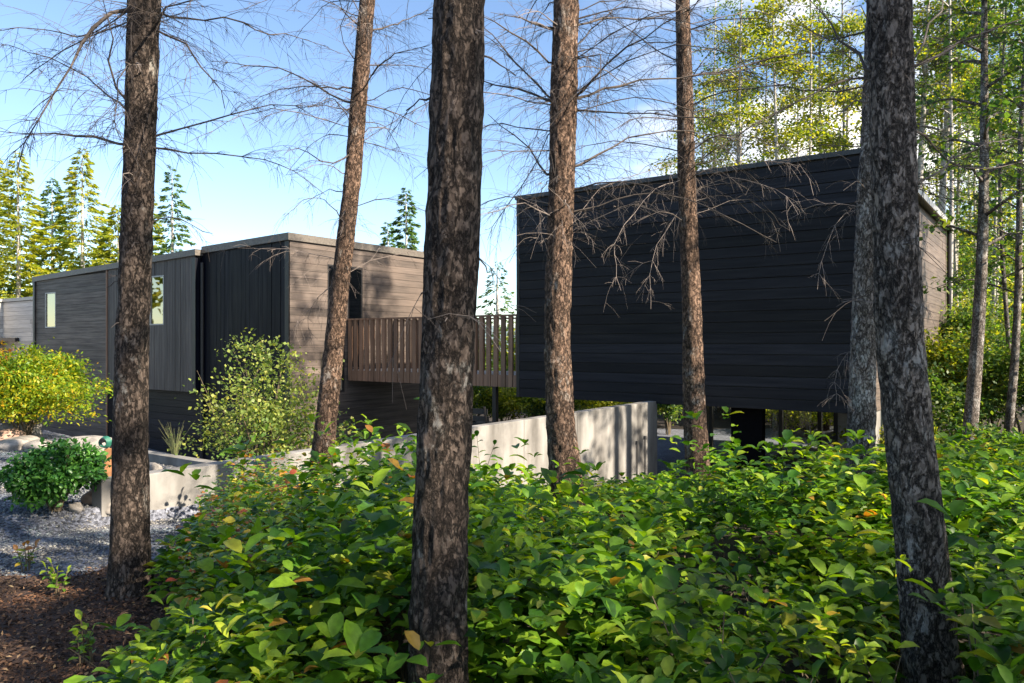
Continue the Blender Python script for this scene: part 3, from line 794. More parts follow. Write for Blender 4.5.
for k, (px, py, d, h, kd, lab) in enumerate(SPR):
    x = (px - CX) / F * d; z = gz(x, d)
    r = empty('leafy_shoot', (x, d, z), 0); tag(r, lab, 'plant', 'leafy shoots rising from the bed')
    small = h < .3
    for q in range(5 if small else 4):
        spray(r, h * random.uniform(.75, 1.1), random.uniform(0, 6.28), random.uniform(.15, .5), 11 if not small else 7, .078 if not small else .05,
              {'green':'salal','yellowish':'salal_light','turning':'salal_red'}[kd], (random.uniform(-.05,.05), random.uniform(-.05,.05)))

# ------------------------------------------------------------------ buildings
def clip_rect(u0, u1, v0, v1, holes):
    rects = [(u0, u1, v0, v1)]
    for (a0, a1, b0, b1) in holes:
        nr = []
        for (p0, p1, q0, q1) in rects:
            if a1 <= p0 or a0 >= p1 or b1 <= q0 or b0 >= q1: nr.append((p0, p1, q0, q1)); continue
            if a0 > p0: nr.append((p0, a0, q0, q1))
            if a1 < p1: nr.append((a1, p1, q0, q1))
            m0, m1 = max(a0, p0), min(a1, p1)
            if b0 > q0: nr.append((m0, m1, q0, b0))
            if b1 < q1: nr.append((m0, m1, b1, q1))
        rects = nr
    return [r for r in rects if r[1] - r[0] > .01 and r[3] - r[2] > .01]
def boards(axis, c, u0, u1, z0, z1, w, vertical=False, holes=(), th=.025, outward=-1, gap=.006, maxlen=4.0, rnd=None, topf=None):
    """wall in plane axis=c ('y' plane -> u is x, 'x' plane -> u is y); boards proud by th in the outward direction"""
    R = rnd or random.Random(5); mb = MB()
    def put(a0, a1, b0, b1):
        t = th + R.uniform(-.004, .004); j = R.uniform(-.003, .003)
        for (p0, p1, q0, q1) in clip_rect(a0, a1, b0, b1, holes):
            lo, hi = (c + outward * t, c) if outward < 0 else (c, c + outward * t)
            if axis == 'y': mb.box(p0, p1, lo, hi, q0, q1)
            else: mb.box(lo, hi, p0, p1, q0, q1)
    if not vertical:
        z = z0
        while z < z1 - .02:
            zt = min(z + w, z1); u = u0
            while u < u1 - .01:
                ln = R.uniform(.55, 1.0) * maxlen; un = min(u + ln, u1)
                if u1 - un < .4: un = u1
                put(u, un - .002, z + gap/2, zt - gap/2); u = un
            z += w
    else:
        u = u0
        while u < u1 - .02:
            un = min(u + w, u1); zt = topf(u) if topf else z1
            put(u + gap/2, un - gap/2, z0, zt); u = un
    return mb

K = 1.53      # size of the buildings (the plans below are drawn in units of K metres)
ZK = CH * (1 - K)
def local_root(name, p, z=0.0): return empty(name, (p[0], p[1], z), RZ)
def building_root(name, p):
    o = empty(name, (p[0] * K, p[1] * K, ZK), RZ); o.scale = (K, K, K); return o

# ---- the raised black box
L0 = np.array([.12, 13.0])
bx = building_root('raised_box_house', L0)
tag(bx, 'large windowless black timber clad box raised above a glazed lower room', 'house')
BW, BD, Z0, Z1 = 5.48, 8.27, .68, 4.08
m = MB(); m.box(.0, BW, .0, BD, Z0, Z1 - .02); m.build('wall', M['core'], bx)
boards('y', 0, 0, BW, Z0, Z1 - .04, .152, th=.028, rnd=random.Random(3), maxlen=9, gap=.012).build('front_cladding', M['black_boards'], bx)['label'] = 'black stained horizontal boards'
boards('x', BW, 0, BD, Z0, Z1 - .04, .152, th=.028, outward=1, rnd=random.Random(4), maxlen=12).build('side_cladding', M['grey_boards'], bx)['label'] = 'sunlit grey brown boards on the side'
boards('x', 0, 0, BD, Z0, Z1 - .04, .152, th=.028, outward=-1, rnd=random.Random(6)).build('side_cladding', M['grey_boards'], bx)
boards('y', BD, 0, BW, Z0, Z1 - .04, .152, th=.028, outward=1, rnd=random.Random(7)).build('rear_cladding', M['black_boards'], bx)
m = MB(); m.box(-.05, BW + .16, -.055, BD + .3, Z1 - .035, Z1 + .03); m.build('roof', M['cap_dark'], bx)
m = MB(); m.box(BW + .162, BW + .19, -.055, BD + .3, Z1 - .075, Z1 + .034); m.build('roof_edge', M['cap_light'], bx)
for e_ in ((-.03, .03, -.034, -.029), (BW - .03, BW + .034, -.034, -.0285)):
    m = MB(); m.box(*e_, Z0, Z1 - .04); m.build('corner_trim', M['metal_dark'], bx)
m = MB(); m.tube([(BW + .09, BD - .1, Z1 - .05), (BW + .09, BD - .1, Z0 - .1)], .045, 10); m.build('downpipe', M['black_plastic'], bx)
def lx(px, yl, root=L0):
    """local x on the line y_local = yl seen at px"""
    r = (px - CX) / F
    p = root + B * yl
    return (r * p[1] - p[0]) / (A[0] - r * A[1])
GB = -1.35
m = MB(); xa, xb = lx(731, .3), lx(762, .3); m.box(xa, xb, .3, .45, GB, Z0 - .002); m.build('pillar', M['pillar_black'], bx)
gy = 2.6
xg = [lx(p, gy) for p in (711, 744, 781, 820, 836, 850)]
fr = MB()
for p in xg: fr.box(p - .03, p + .03, gy - .04, gy + .04, GB, Z0 - .002)
fr.box(xg[0] - .03, xg[-1] + .03, gy - .035, gy + .035, Z0 - .1, Z0 - .004); fr.box(xg[0] - .03, xg[-1] + .03, gy - .035, gy + .035, GB, GB + .12)
wf = fr.build('window', M['metal_dark'], bx)
for a, b_ in zip(xg[:-2], xg[1:-1]):
    g = MB(); g.box(a + .032, b_ - .032, gy - .006, gy + .006, GB + .125, Z0 - .105); g.build('pane', M['glass_clear'], wf)
g = MB(); g.box(xg[-2] + .032, xg[-1] - .032, gy - .02, gy + .02, GB + .125, Z0 - .105); g.build('door_panel', M['pale_boards'], bx)
m = MB(); m.box(BW - .32, BW - .02, .45, 1.87, GB, Z0 - .003); m.build('concrete_support', M['concrete'], bx)
m = MB(); m.box(.15, .35, BD - .6, BD - .3, GB, Z0 - .003); m.build('post', M['metal_dark'], bx)

# ---- the left house
C0 = np.array([-.2934 * 14.5, 14.5])
hs = building_root('timber_house', C0)
tag(hs, 'long low dark timber clad house on the left with flat roof and two slit windows', 'house')
ZT = 3.70; GL = -1.2
m = MB(); m.box(-2.9, 0, 0, 4.9, GL, ZT - .05); m.box(-10.5, -2.902, .12, 4.9, GL, 3.3); m.hexa([(-10.5,-.14,.56),(-2.905,-.14,.56),(-2.905,.12,.56),(-10.5,.12,.56)], [(-10.5,-.14,3.28),(-2.905,-.14,3.42),(-2.905,.12,3.42),(-10.5,.12,3.28)])
m.box(-10.5, -6.6, -.14, .118, GL, .558)
m.build('wall', M['core'], hs)
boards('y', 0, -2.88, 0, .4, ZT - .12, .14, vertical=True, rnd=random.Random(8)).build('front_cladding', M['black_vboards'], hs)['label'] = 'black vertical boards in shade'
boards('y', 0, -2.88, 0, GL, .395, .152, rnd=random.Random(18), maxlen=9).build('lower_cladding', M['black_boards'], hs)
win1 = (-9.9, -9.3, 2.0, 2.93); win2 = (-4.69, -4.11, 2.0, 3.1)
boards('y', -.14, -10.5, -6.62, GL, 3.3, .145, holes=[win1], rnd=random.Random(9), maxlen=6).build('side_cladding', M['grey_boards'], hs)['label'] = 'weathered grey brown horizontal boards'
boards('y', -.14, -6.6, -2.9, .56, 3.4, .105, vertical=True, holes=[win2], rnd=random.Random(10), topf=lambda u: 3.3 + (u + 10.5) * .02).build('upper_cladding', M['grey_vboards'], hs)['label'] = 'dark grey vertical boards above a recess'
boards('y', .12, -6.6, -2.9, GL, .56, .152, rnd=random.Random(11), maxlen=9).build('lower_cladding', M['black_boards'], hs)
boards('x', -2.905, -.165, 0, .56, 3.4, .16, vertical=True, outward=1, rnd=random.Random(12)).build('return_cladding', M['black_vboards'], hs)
door = (1.45, 1.86, 1.04, 3.18); gl = (.92, 1.36, .6, 3.18)
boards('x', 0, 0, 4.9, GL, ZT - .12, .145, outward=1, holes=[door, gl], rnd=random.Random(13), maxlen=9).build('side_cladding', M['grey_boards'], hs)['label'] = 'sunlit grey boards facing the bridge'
def roofband(x0, x1, y0, y1, zt0, zt1, h):
    m = MB(); m.hexa([(x0,y0,zt0-h),(x1,y0,zt1-h),(x1,y1,zt1-h),(x0,y1,zt0-h)], [(x0,y0,zt0),(x1,y0,zt1),(x1,y1,zt1),(x0,y1,zt0)]); return m
roofband(-10.58, -2.82, -.21, 5.0, 3.38, 3.58, .13).build('roof', M['cap'], hs)
roofband(-2.815, .07, -.07, 5.0, 3.64, ZT, .14).build('roof', M['cap'], hs)
for e_ in ((-.09, .03, -.032, -.0275, GL, ZT - .14), (-2.99, -2.87, -.174, -.169, .56, 3.4), (-10.56, -10.46, -.2, -.1, GL, 3.25)):
    m = MB(); m.box(*e_); m.build('corner_trim', M['black_plastic'], hs)
m = MB(); m.box(-6.64, -6.59, -.185, -.166, GL, 3.35); m.build('trim_strip', M['rail_wood'], hs)
m = MB(); m.tube([(-2.8, -.06, 3.3), (-2.8, -.06, GL)], .035, 8); m.build('downpipe', M['black_plastic'], hs)
for (a0, a1, b0, b1) in (win1, win2):
    f = MB(); t = .03
    f.box(a0, a1, -.17, -.1, b0, b0 + t); f.box(a0, a1, -.17, -.1, b1 - t, b1); f.box(a0, a0 + t, -.168, -.1, b0 + t, b1 - t); f.box(a1 - t, a1, -.168, -.1, b0 + t, b1 - t)
    w_ = f.build('window', M['cap_light'], hs)
    g = MB(); g.box(a0 + t, a1 - t, -.145, -.141, b0 + t, b1 - t); g.build('pane', M['glass_mirror'], w_)
for (a0, a1, b0, b1), nm in ((door, 'door'), (gl, 'window')):
    f = MB(); t = .035
    f.box(-.02, .03, a0, a1, b0, b0 + t); f.box(-.02, .03, a0, a1, b1 - t, b1); f.box(-.02, .028, a0, a0 + t, b0 + t, b1 - t); f.box(-.02, .028, a1 - t, a1, b0 + t, b1 - t)
    w_ = f.build(nm, M['metal_dark'], hs)
    g = MB(); g.box(.004, .01, a0 + t, a1 - t, b0 + t, b1 - t); g.build('pane', M['glass_dark'], w_)

# ---- bridge
S = C0 + B * 1.45
bg = building_root('footbridge', S)
tag(bg, 'timber railed footbridge linking the left house to the black box', 'bridge')
BL = float((L0 - S) @ A) - .03; BWd = 1.35; RT, RB, DK = 2.10, .83, 1.05
for yy_, dsc in ((0, 'front'), (BWd, 'back')):
    m = MB(); k = 0; u = .06
    R = random.Random(2)
    while u < BL - .05:
        m.box(u, u + (.088 if dsc == 'front' else .04), yy_ - .02 - R.uniform(0,.002), yy_ + .02, RB, RT - .034); u += .163
    m.build('railing', M['rail_wood'], bg)
    m = MB(); m.box(.04, BL, yy_ - .04, yy_ + .035, RT - .032, RT); m.build('handrail', M['rail_wood'], bg)
m = MB(); u = .06 + .1
while u < BL - .1:
    m.box(u + .001, u + .06, -.017, .018, RB + .002, DK - .01); u += .163
m.build('fascia', M['rail_wood'], bg)
m = MB(); u = .0
while u < BL: m.box(u, min(u + .138, BL), .022, BWd - .022, DK - .03, DK); u += .143
m.build('deck', M['deck'], bg)
m = MB(); m.box(.02, BL, .05, .11, RB + .03, DK - .032); m.box(.02, BL, BWd - .11, BWd - .05, RB + .03, DK - .032); m.build('beam', M['metal_dark'], bg)
pxl = lx(495, .08, S); m = MB(); m.box(pxl - .04, pxl + .04, .05, .13, (gz(*((S + A * pxl) * K)) - ZK) / K - .1, RB + .028); m.build('post', M['metal_dark'], bg)

# ---- concrete retaining wall
rw = local_root('retaining_wall', W0)
tag(rw, 'long board marked concrete retaining wall running back under the black box', 'wall')
m = MB(); seg = 1.8; u = 0.0
while u < WL - .1:
    e = min(u + seg, WL); m.box(-.2, 0, u + .004, e - .004, -2.2, .256); u = e
m.box(-.19, -.01, .01, WL - .01, -2.2, .249)
rwb = m.build('wall_panels', M['concrete'], rw)
bv = rwb.modifiers.new('bevel', 'BEVEL'); bv.width = .008; bv.segments = 2
# low planter curb joining it
pc = local_root('planter_curb', W0 + B * 2.0 - A * .2)
tag(pc, 'low concrete planter curb behind the retaining wall, before the dark house', 'wall')
m = MB(); m.box(-3.2, -.01, 0, .16, -.6, .05); m.build('curb', M['concrete'], pc)

# ---- neighbouring pale building, far left
nb = building_root('pale_outbuilding', P(37, 343, 28)[:2])
tag(nb, 'pale grey boarded building at the far left edge, behind the maple', 'building')
m = MB(); m.box(-8, -.03, .02, 6, -1.5, 3.2); m.box(-8, -3, -6, .0, -1.5, 3.2); m.build('wall', M['core'], nb)
boards('x', -3, -6, .0, -1.2, 3.18, .16, outward=1, rnd=random.Random(30)).build('cladding', M['pale_boards'], nb)
boards('y', .02, -3, -.03, -1.2, 3.18, .16, rnd=random.Random(31)).build('cladding', M['pale_boards'], nb)
m = MB(); m.box(-8.1, .05, -.05, 6.1, 3.2, 3.32); m.box(-8.1, -2.9, -6.1, -.052, 3.2, 3.32); m.build('roof', M['cap_light'], nb)
m = MB(); m.box(-3.0, -1.5, -.7, -.01, 1.66, 1.8); m.build('awning', M['metal_dark'], nb)

# ------------------------------------------------------------------ small things of the yard
def lump(name, mat, sx, sy, sz, seed, parent=None, sub=3, amp=.35):
    import bmesh
    bm = bmesh.new(); bmesh.ops.create_icosphere(bm, subdivisions=sub, radius=1)
    co = np.array([v.co[:] for v in bm.verts])
    d = 1 + amp * (vnoise(co * 1.3 + seed * 7, seed) - .5) * 2 + .12 * (vnoise(co * 3.7 + seed, seed + 1) - .5)
    for v, k in zip(bm.verts, d): v.co = Vector((v.co.x * sx * k, v.co.y * sy * k, v.co.z * sz * k))
    me = bpy.data.meshes.new(name); bm.to_mesh(me); bm.free()
    return finish(me, name, mat, parent, True)
ROCKS = [(48,497,7.6,.16,.1,'rock','pale boulder left of the round green shrub'),
         (30,486,8.0,.13,.09,'rock','small grey rock at the far left of the round shrub'),
         (98,500,7.7,.17,.12,'rock_red','reddish rock between the round shrub and the concrete wall'),
         (22,442,14.0,.4,.2,'rock','large rounded grey boulder under the maple, at the left edge'),
         (8,446,13.0,.25,.16,'rock_red','brown boulder beneath the maple, cut by the left edge'),
         (20,453,12.4,.4,.12,'rock','flat white stone edging the gravel under the maple'),
         (40,452,12.2,.25,.1,'rock','small flat stone right of the white edging stone'),
         (93,451,11.8,.5,.18,'rock','long low grey boulder right of the maple by the spigot post'),
         (150,464,9.4,.15,.1,'rock','pale boulder just right of the left trunk, behind the concrete wall'),
         (75,505,7.3,.07,.05,'rock','fist sized stone in front of the round shrub'),
         (112,504,7.5,.08,.06,'rock','fist sized stone touching the end of the concrete wall'),
         (118,447,12.0,.3,.14,'rock_red','brown boulder behind the left trunk near the house')]
for k, (px, py, d, sx, sz, mt, lab) in enumerate(ROCKS):
    x = (px - CX) / F * d; z = max(gz(x, d) + sz * .35, P(px, py, d)[2] - .05)
    o = lump('boulder', M[mt], sx, sx * .8, sz, k + 2); o.location = (x, d, gz(x, d) + sz * .45); o.rotation_euler.z = k
    tag(o, lab, 'rock', 'rocks edging the gravel drive')

# round shrub
def bush(name, label, cat, px, d, w, h, nleaf, size, mat, zb=None, group=None, stems=7, ztop=None, hollow=.35, mats=None, mid=.5, squash=1.0, seed=0, width=1.0, simple=False):
    R = np.random.default_rng(seed + 100)
    x = (px - CX) / F * d; z = gz(x, d) if zb is None else zb
    if ztop is not None: h = ztop - z
    r = empty(name, (x, d, z)); tag(r, label, cat, group)
    mb = MB(); tips = []
    for i in range(stems):
        a = R.uniform(0, 6.28); q = R.uniform(.25, .95); hh = h * R.uniform(.6, 1.0) * (1.05 - .4*q)
        tip = np.array([math.cos(a) * q * w / 2, math.sin(a) * q * w / 2 * squash, hh])
        c = bez([(R.uniform(-.04,.04)*w, R.uniform(-.04,.04)*w, -.05), tip * np.array([.35,.35,.5]), tip], 7)
        mb.tube(c, np.linspace(.012 + .008*h, .003, 7), 5)
        tips.append(c)
        for _ in range(3):
            k = R.integers(2, 6); e = c[k] + np.array([R.normal(0,.16)*w, R.normal(0,.16)*w*squash, R.uniform(.05,.28)*h]); 
            c2 = np.array([c[k], (c[k]+e)/2 + [0,0,.03], e]); mb.tube(c2, [.006,.004,.002], 4); tips.append(c2)
    mb.build('stems', M['stem'], r)
    # leaf clumps along the twigs plus an uneven shell
    n = nleaf; ncl = max(18, n // 45)
    cc = []
    for i in range(ncl):
        if R.random() < .45:
            t = tips[R.integers(len(tips))]; cc.append(t[-1 if R.random() < .6 else R.integers(len(t)//2, len(t))] )
        else:
            v = R.normal(size=3); v /= np.linalg.norm(v); rad = R.uniform(hollow, 1) ** .6
            if v[2] < -.4: v[2] *= -.5
            lump_ = .72 + .5 * float(vnoise(v * 1.7 + 9, seed + 5))
            cc.append(np.array([v[0]*w/2*rad*lump_, v[1]*w/2*squash*rad*lump_, h*mid + v[2]*h*.52*rad*lump_]))
    cc = np.array(cc); idx = R.integers(0, ncl, n)
    sig = np.array([w, w*squash, h*.7]) * .065
    pos = cc[idx] + R.normal(size=(n,3)) * sig
    pos[:,2] = np.where(pos[:,2] < .03, R.uniform(.02, .3, n) * h, pos[:,2])
    dr = R.normal(size=(n,3)) + (pos - [0,0,h*.4]) / max(w,h) * 1.6; up = np.array([0,0,1.2]) + R.normal(0,.6,(n,3))
    sz = size * R.uniform(.6, 1.3, n)
    if mats:
        side = pos[:, 0] / w * 2 + R.normal(0, .3, n) > mats[1]
        for sel, mm in ((side, mat), (~side, mats[0])):
            if sel.sum(): leaves('foliage', pos[sel], dr[sel], up[sel], sz[sel], M[mm], r, simple=simple, width=width)
    else: leaves('foliage', pos, dr, up, sz, M[mat], r, simple=simple, width=width)
    return r
bush('round_shrub', 'rounded dark green evergreen shrub on the gravel, left of the left trunk', 'shrub', 55, 7.25, .78, .7, 6400, .05, 'round', stems=12, seed=1, hollow=.5, mid=.4)
bush('maple_shrub', 'yellow and orange japanese maple in front of the grey house wall, left edge', 'shrub', 24, 13.5, 2.35, 2.0, 22000, .075, 'maple', mats=('maple_orange', -.5), seed=2, mid=.42, ztop=1.62, hollow=.25, width=.7, simple=True, stems=12)
bush('maple_shrub', 'orange red foliage of a smaller maple cut by the left edge, by the pale building', 'shrub', -14, 14.5, 2.0, 1.7, 6000, .085, 'maple_orange', seed=3, simple=True)
bush('airy_shrub', 'loose pale green shrub with many bare upright stems before the dark house corner', 'shrub', 262, 11.3, 2.1, 2.25, 5200, .055, 'airy', seed=4, ztop=1.72, hollow=.1, stems=20, simple=True, width=1.3)
bush('airy_shrub', 'sparse tall shrub with thin stems just right of the airy shrub, by the reddish pine', 'shrub', 318, 11.9, 1.2, 2.0, 1800, .055, 'airy', seed=5, ztop=1.75, hollow=.0, stems=9, simple=True, width=1.3)
bush('low_shrub', 'bright green young shrub behind the reddish pine at the lit house wall', 'shrub', 345, 12.6, .8, 1.25, 1100, .055, 'round', seed=6, ztop=.6, stems=6, simple=True, width=1.2)
# grass tuft in the planter
x, d = (175 - CX)/F*10.6, 10.6; r = empty('grass_tuft', (x, d, gz(x,d))); tag(r, 'tuft of thin pale grass in the planter behind the curb', 'plant')
mb = MB()
for i in range(60):
    a = random.uniform(0, 6.28); l = random.uniform(.3,.6); q = random.uniform(.15,.5)
    mb.tube([(0,0,0),(math.cos(a)*q*l*.4, math.sin(a)*q*l*.4, l*.6),(math.cos(a)*q*l, math.sin(a)*q*l, l)], [.003,.002,.001], 3, cap=False)
mb.build('blades', M['grass'], r)
# spigot post with green hose
d = 9.3; x = (110.5 - CX)/F*d; r = empty('hose_post', (x, d, gz(x,d))); tag(r, 'short orange cedar post with a green garden hose coiled on top, behind the left trunk', 'post')
m = MB(); m.box(-.055,.055,-.045,.045,-.05,.36); o = m.build('post', M['orange_wood'], r); bvm = o.modifiers.new('b','BEVEL'); bvm.width=.006
m = MB()
for k in range(4):
    a = np.linspace(0, 2*math.pi, 22); rr = .062 - .005*k
    m.tube(np.stack([np.cos(a)*rr - .03, -.05 - .02*k + 0*a, .44 + np.sin(a)*rr*1.05], -1), .012, 6)
m.build('hose', M['hose'], r)
m = MB(); m.tube([(0,0,.35),(0,0,.44),(0,-.1,.44)], .012, 8); m.tube([(-.03,-.03,.47),(-.03,-.14,.47)], .03, 10); m.build('tap', M['metal_dark'], r)
# stakes (low path lights) before the wall
for px, py, d, lab in ((645, 436, 12.6, 'taller thin black garden stake in front of the concrete wall end'), (637, 441, 12.2, 'shorter thin black garden stake left of the taller one')):
    x = (px - CX)/F*d; zt = P(px, py, d)[2]; z = gz(x, d)
    r = empty('garden_light', (x, d, z)); tag(r, lab, 'garden light', 'thin black garden lights at the wall')
    m = MB(); m.tube([(0,0,-.1),(0,0,zt-z-.06)], .011, 8); m.build('stake', M['black_plastic'], r)
    m = MB(); m.tube([(0,0,zt-z-.06),(0,0,zt-z-.055),(0,0,zt-z)], [.012,.03,.026], 12); m.build('lamp_head', M['black_plastic'], r)
# patio chairs
def chair(px, d, rz, lab, grp, up_):
    x = (px - CX)/F*d; r = empty('patio_chair', (x, d, gz(x,d) + up_), rz); r.scale = (1.6, 1.6, 1.6); tag(r, lab, 'chair', grp)
    for sx in (-.26,.26):
        for sy in (-.26,.26):
            m = MB(); m.box(sx-.025,sx+.025,sy-.025,sy+.025,0,.62 if sy<0 else .42); m.build('leg', M['black_plastic'], r)
        m = MB(); m.box(sx-.04,sx+.04,-.32,.3,.622,.65); m.build('armrest', M['black_plastic'], r)
    m = MB()
    for k in range(6): m.box(-.23,.23,-.3+.1*k,-.22+.1*k,.4,.42)
    m.build('seat', M['black_plastic'], r)
    m = MB()
    for k in range(5):
        z = .5 + .12*k; yb = .25 + .04*k; m.box(-.26,.26,yb,yb+.02,z,z+.085)
    m.box(-.27,-.23,.24,.46,.45,1.12) if False else None
    m.build('backrest', M['black_plastic'], r)
    m = MB()
    for sx in (-.22,.22): m.tube([(sx,.27,.38),(sx,.45,1.1)], .02, 6)
    m.build('back_frame', M['black_plastic'], r)
chair(487, 20.0, 2.6, 'black slatted patio chair beside the bridge post, lower of the stacked pair', 'black slatted chairs on the patio', 0)
chair(488, 20.05, 2.6, 'black slatted patio chair beside the bridge post, topmost of the stacked pair', 'black slatted chairs on the patio', .42)
# outdoor stair below the bridge
st0 = (C0 + B * 2.6 + A * .4)
r = building_root('outdoor_stair', st0); r.location.z = gz(*(st0 * K)); tag(r, 'small black open stair against the lit wall under the bridge', 'stairs')
for yy_ in (0, .85):
    m = MB(); m.hexa([(0,yy_,-.05),(.22,yy_,-.05),(.22,yy_+.04,-.05),(0,yy_+.04,-.05)], [(1.3,yy_,.95),(1.52,yy_,.95),(1.52,yy_+.04,.95),(1.3,yy_+.04,.95)]); m.build('stringer', M['metal_dark'], r)
for k in range(5):
    m = MB(); m.box(.18+.26*k,.44+.26*k,.042,.848,.14+.19*k,.17+.19*k); m.build('tread', M['metal_dark'], r)

# ------------------------------------------------------------------ background trees
def far_conifer(px, toppy, d, w, mt, label, group, seed, z0=None, bark='bark_pale', tr=.2, nb=190, per=230, tuft=.34, low=.08):
    d *= 1.85; w *= 1.7; tr *= 1.2
    x = (px - CX)/F*d; g = gz(x, d); top = P(px, toppy, d)[2] - g
    r = empty('fir_tree', (x, d, g)); tag(r, label, 'tree', group)
    m = MB(); m.tube([(0,0,-.2),(.05,0,top*.5),(0,0,top*.97)], [tr,tr*.62,.02], 9); m.build('trunk', M[bark], r, smooth=True)
    conifer_crown('crown', 0, 0, top*low if z0 is None else z0, top, w, nb, M[mt], r, tuft=tuft, per=per, droop=.3, seed=seed, shape=.8)
    return r
gL = 'sunlit firs behind the left house'
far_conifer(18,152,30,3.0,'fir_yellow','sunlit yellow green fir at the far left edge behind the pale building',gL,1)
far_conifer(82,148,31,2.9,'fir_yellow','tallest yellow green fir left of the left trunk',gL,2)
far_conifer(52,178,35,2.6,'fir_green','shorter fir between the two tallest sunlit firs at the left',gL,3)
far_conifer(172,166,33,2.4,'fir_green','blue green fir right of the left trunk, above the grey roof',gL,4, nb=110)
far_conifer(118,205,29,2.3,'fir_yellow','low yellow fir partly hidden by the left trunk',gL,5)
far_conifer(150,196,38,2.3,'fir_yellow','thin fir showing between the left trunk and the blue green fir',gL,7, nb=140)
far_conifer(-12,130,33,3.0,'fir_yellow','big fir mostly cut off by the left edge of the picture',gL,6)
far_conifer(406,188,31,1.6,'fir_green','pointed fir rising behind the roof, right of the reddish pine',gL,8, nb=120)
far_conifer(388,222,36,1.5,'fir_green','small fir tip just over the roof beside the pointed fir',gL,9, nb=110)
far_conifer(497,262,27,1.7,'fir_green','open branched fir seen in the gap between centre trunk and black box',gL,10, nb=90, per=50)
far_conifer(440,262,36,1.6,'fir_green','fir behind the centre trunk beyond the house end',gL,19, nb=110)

def broad(name, px, d, h, w, z0, nleaf, size, mt, label, group, seed, tr=.11, bark='bark_pale', lean=0.0, limbs=16, px_top=None, flat=.16):
    R = np.random.default_rng(seed + 500)
    x = (px - CX)/F*d; g = gz(x, d)
    r = empty(name, (x, d, g)); tag(r, label, 'tree', group)
    tx = ((px_top - px)/F*d) / max(.1, (CH + HY/F*d - g)) if px_top is not None else lean
    u = np.linspace(0, 1, 12); c = np.stack([tx*h*u + .12*np.sin(u*5+seed), .1*np.cos(u*4+seed*2), -.2 + (h+.2)*u], -1); c[:,0] -= c[0,0]
    m = MB(); m.tube(c, tr*(1-.85*u)+.008, 12); cl = []
    for i in range(limbs):
        v = (i + R.uniform(0,1))/limbs; z = z0 + (h*.98 - z0)*v; k = z/h; p0 = np.array([np.interp(k,u,c[:,0]), np.interp(k,u,c[:,1]), z])
        a = i*2.4 + R.uniform(-.5,.5); L = w/2*R.uniform(.6,1.15)*(1.0 - .55*v)
        hd = np.array([math.cos(a), math.sin(a), 0])
        p1 = p0 + hd*L*.55 + [0,0,.22*L]; p2 = p0 + hd*L + [0,0,.1*L]
        q = bez([p0,p1,p2], 6); m.tube(q, np.linspace(.03*tr/.11,.006,6), 5)
        for t in (2,3,4,5): cl += [q[t]]*(1 if t < 4 else 2)
        for _ in range(3):
            k2 = R.integers(2,5); e = q[k2] + R.normal(0,.28,3)*L*[1,1,.4] + [0,0,.05]; m.tube([q[k2],(q[k2]+e)/2+[0,0,.04],e],[.012,.008,.004],4,cap=False); cl += [e, (q[k2]+e)/2]
    m.build('trunk', M[bark], r, smooth=True)
    cl = np.array(cl); n = nleaf; idx = R.integers(0, len(cl), n)
    pos = cl[idx] + R.normal(size=(n,3))*[w*.05, w*.05, w*flat*.17]
    dr = R.normal(size=(n,3))*[1,1,.6] + [0,0,-.25]; up = np.array([0,0,1.0]) + R.normal(0,.5,(n,3))
    leaves('crown', pos, dr, up, size*R.uniform(.6,1.35,n), M[mt], r, simple=True, width=1.1)
    return r
gR = 'slender woodland trees behind and right of the black box'
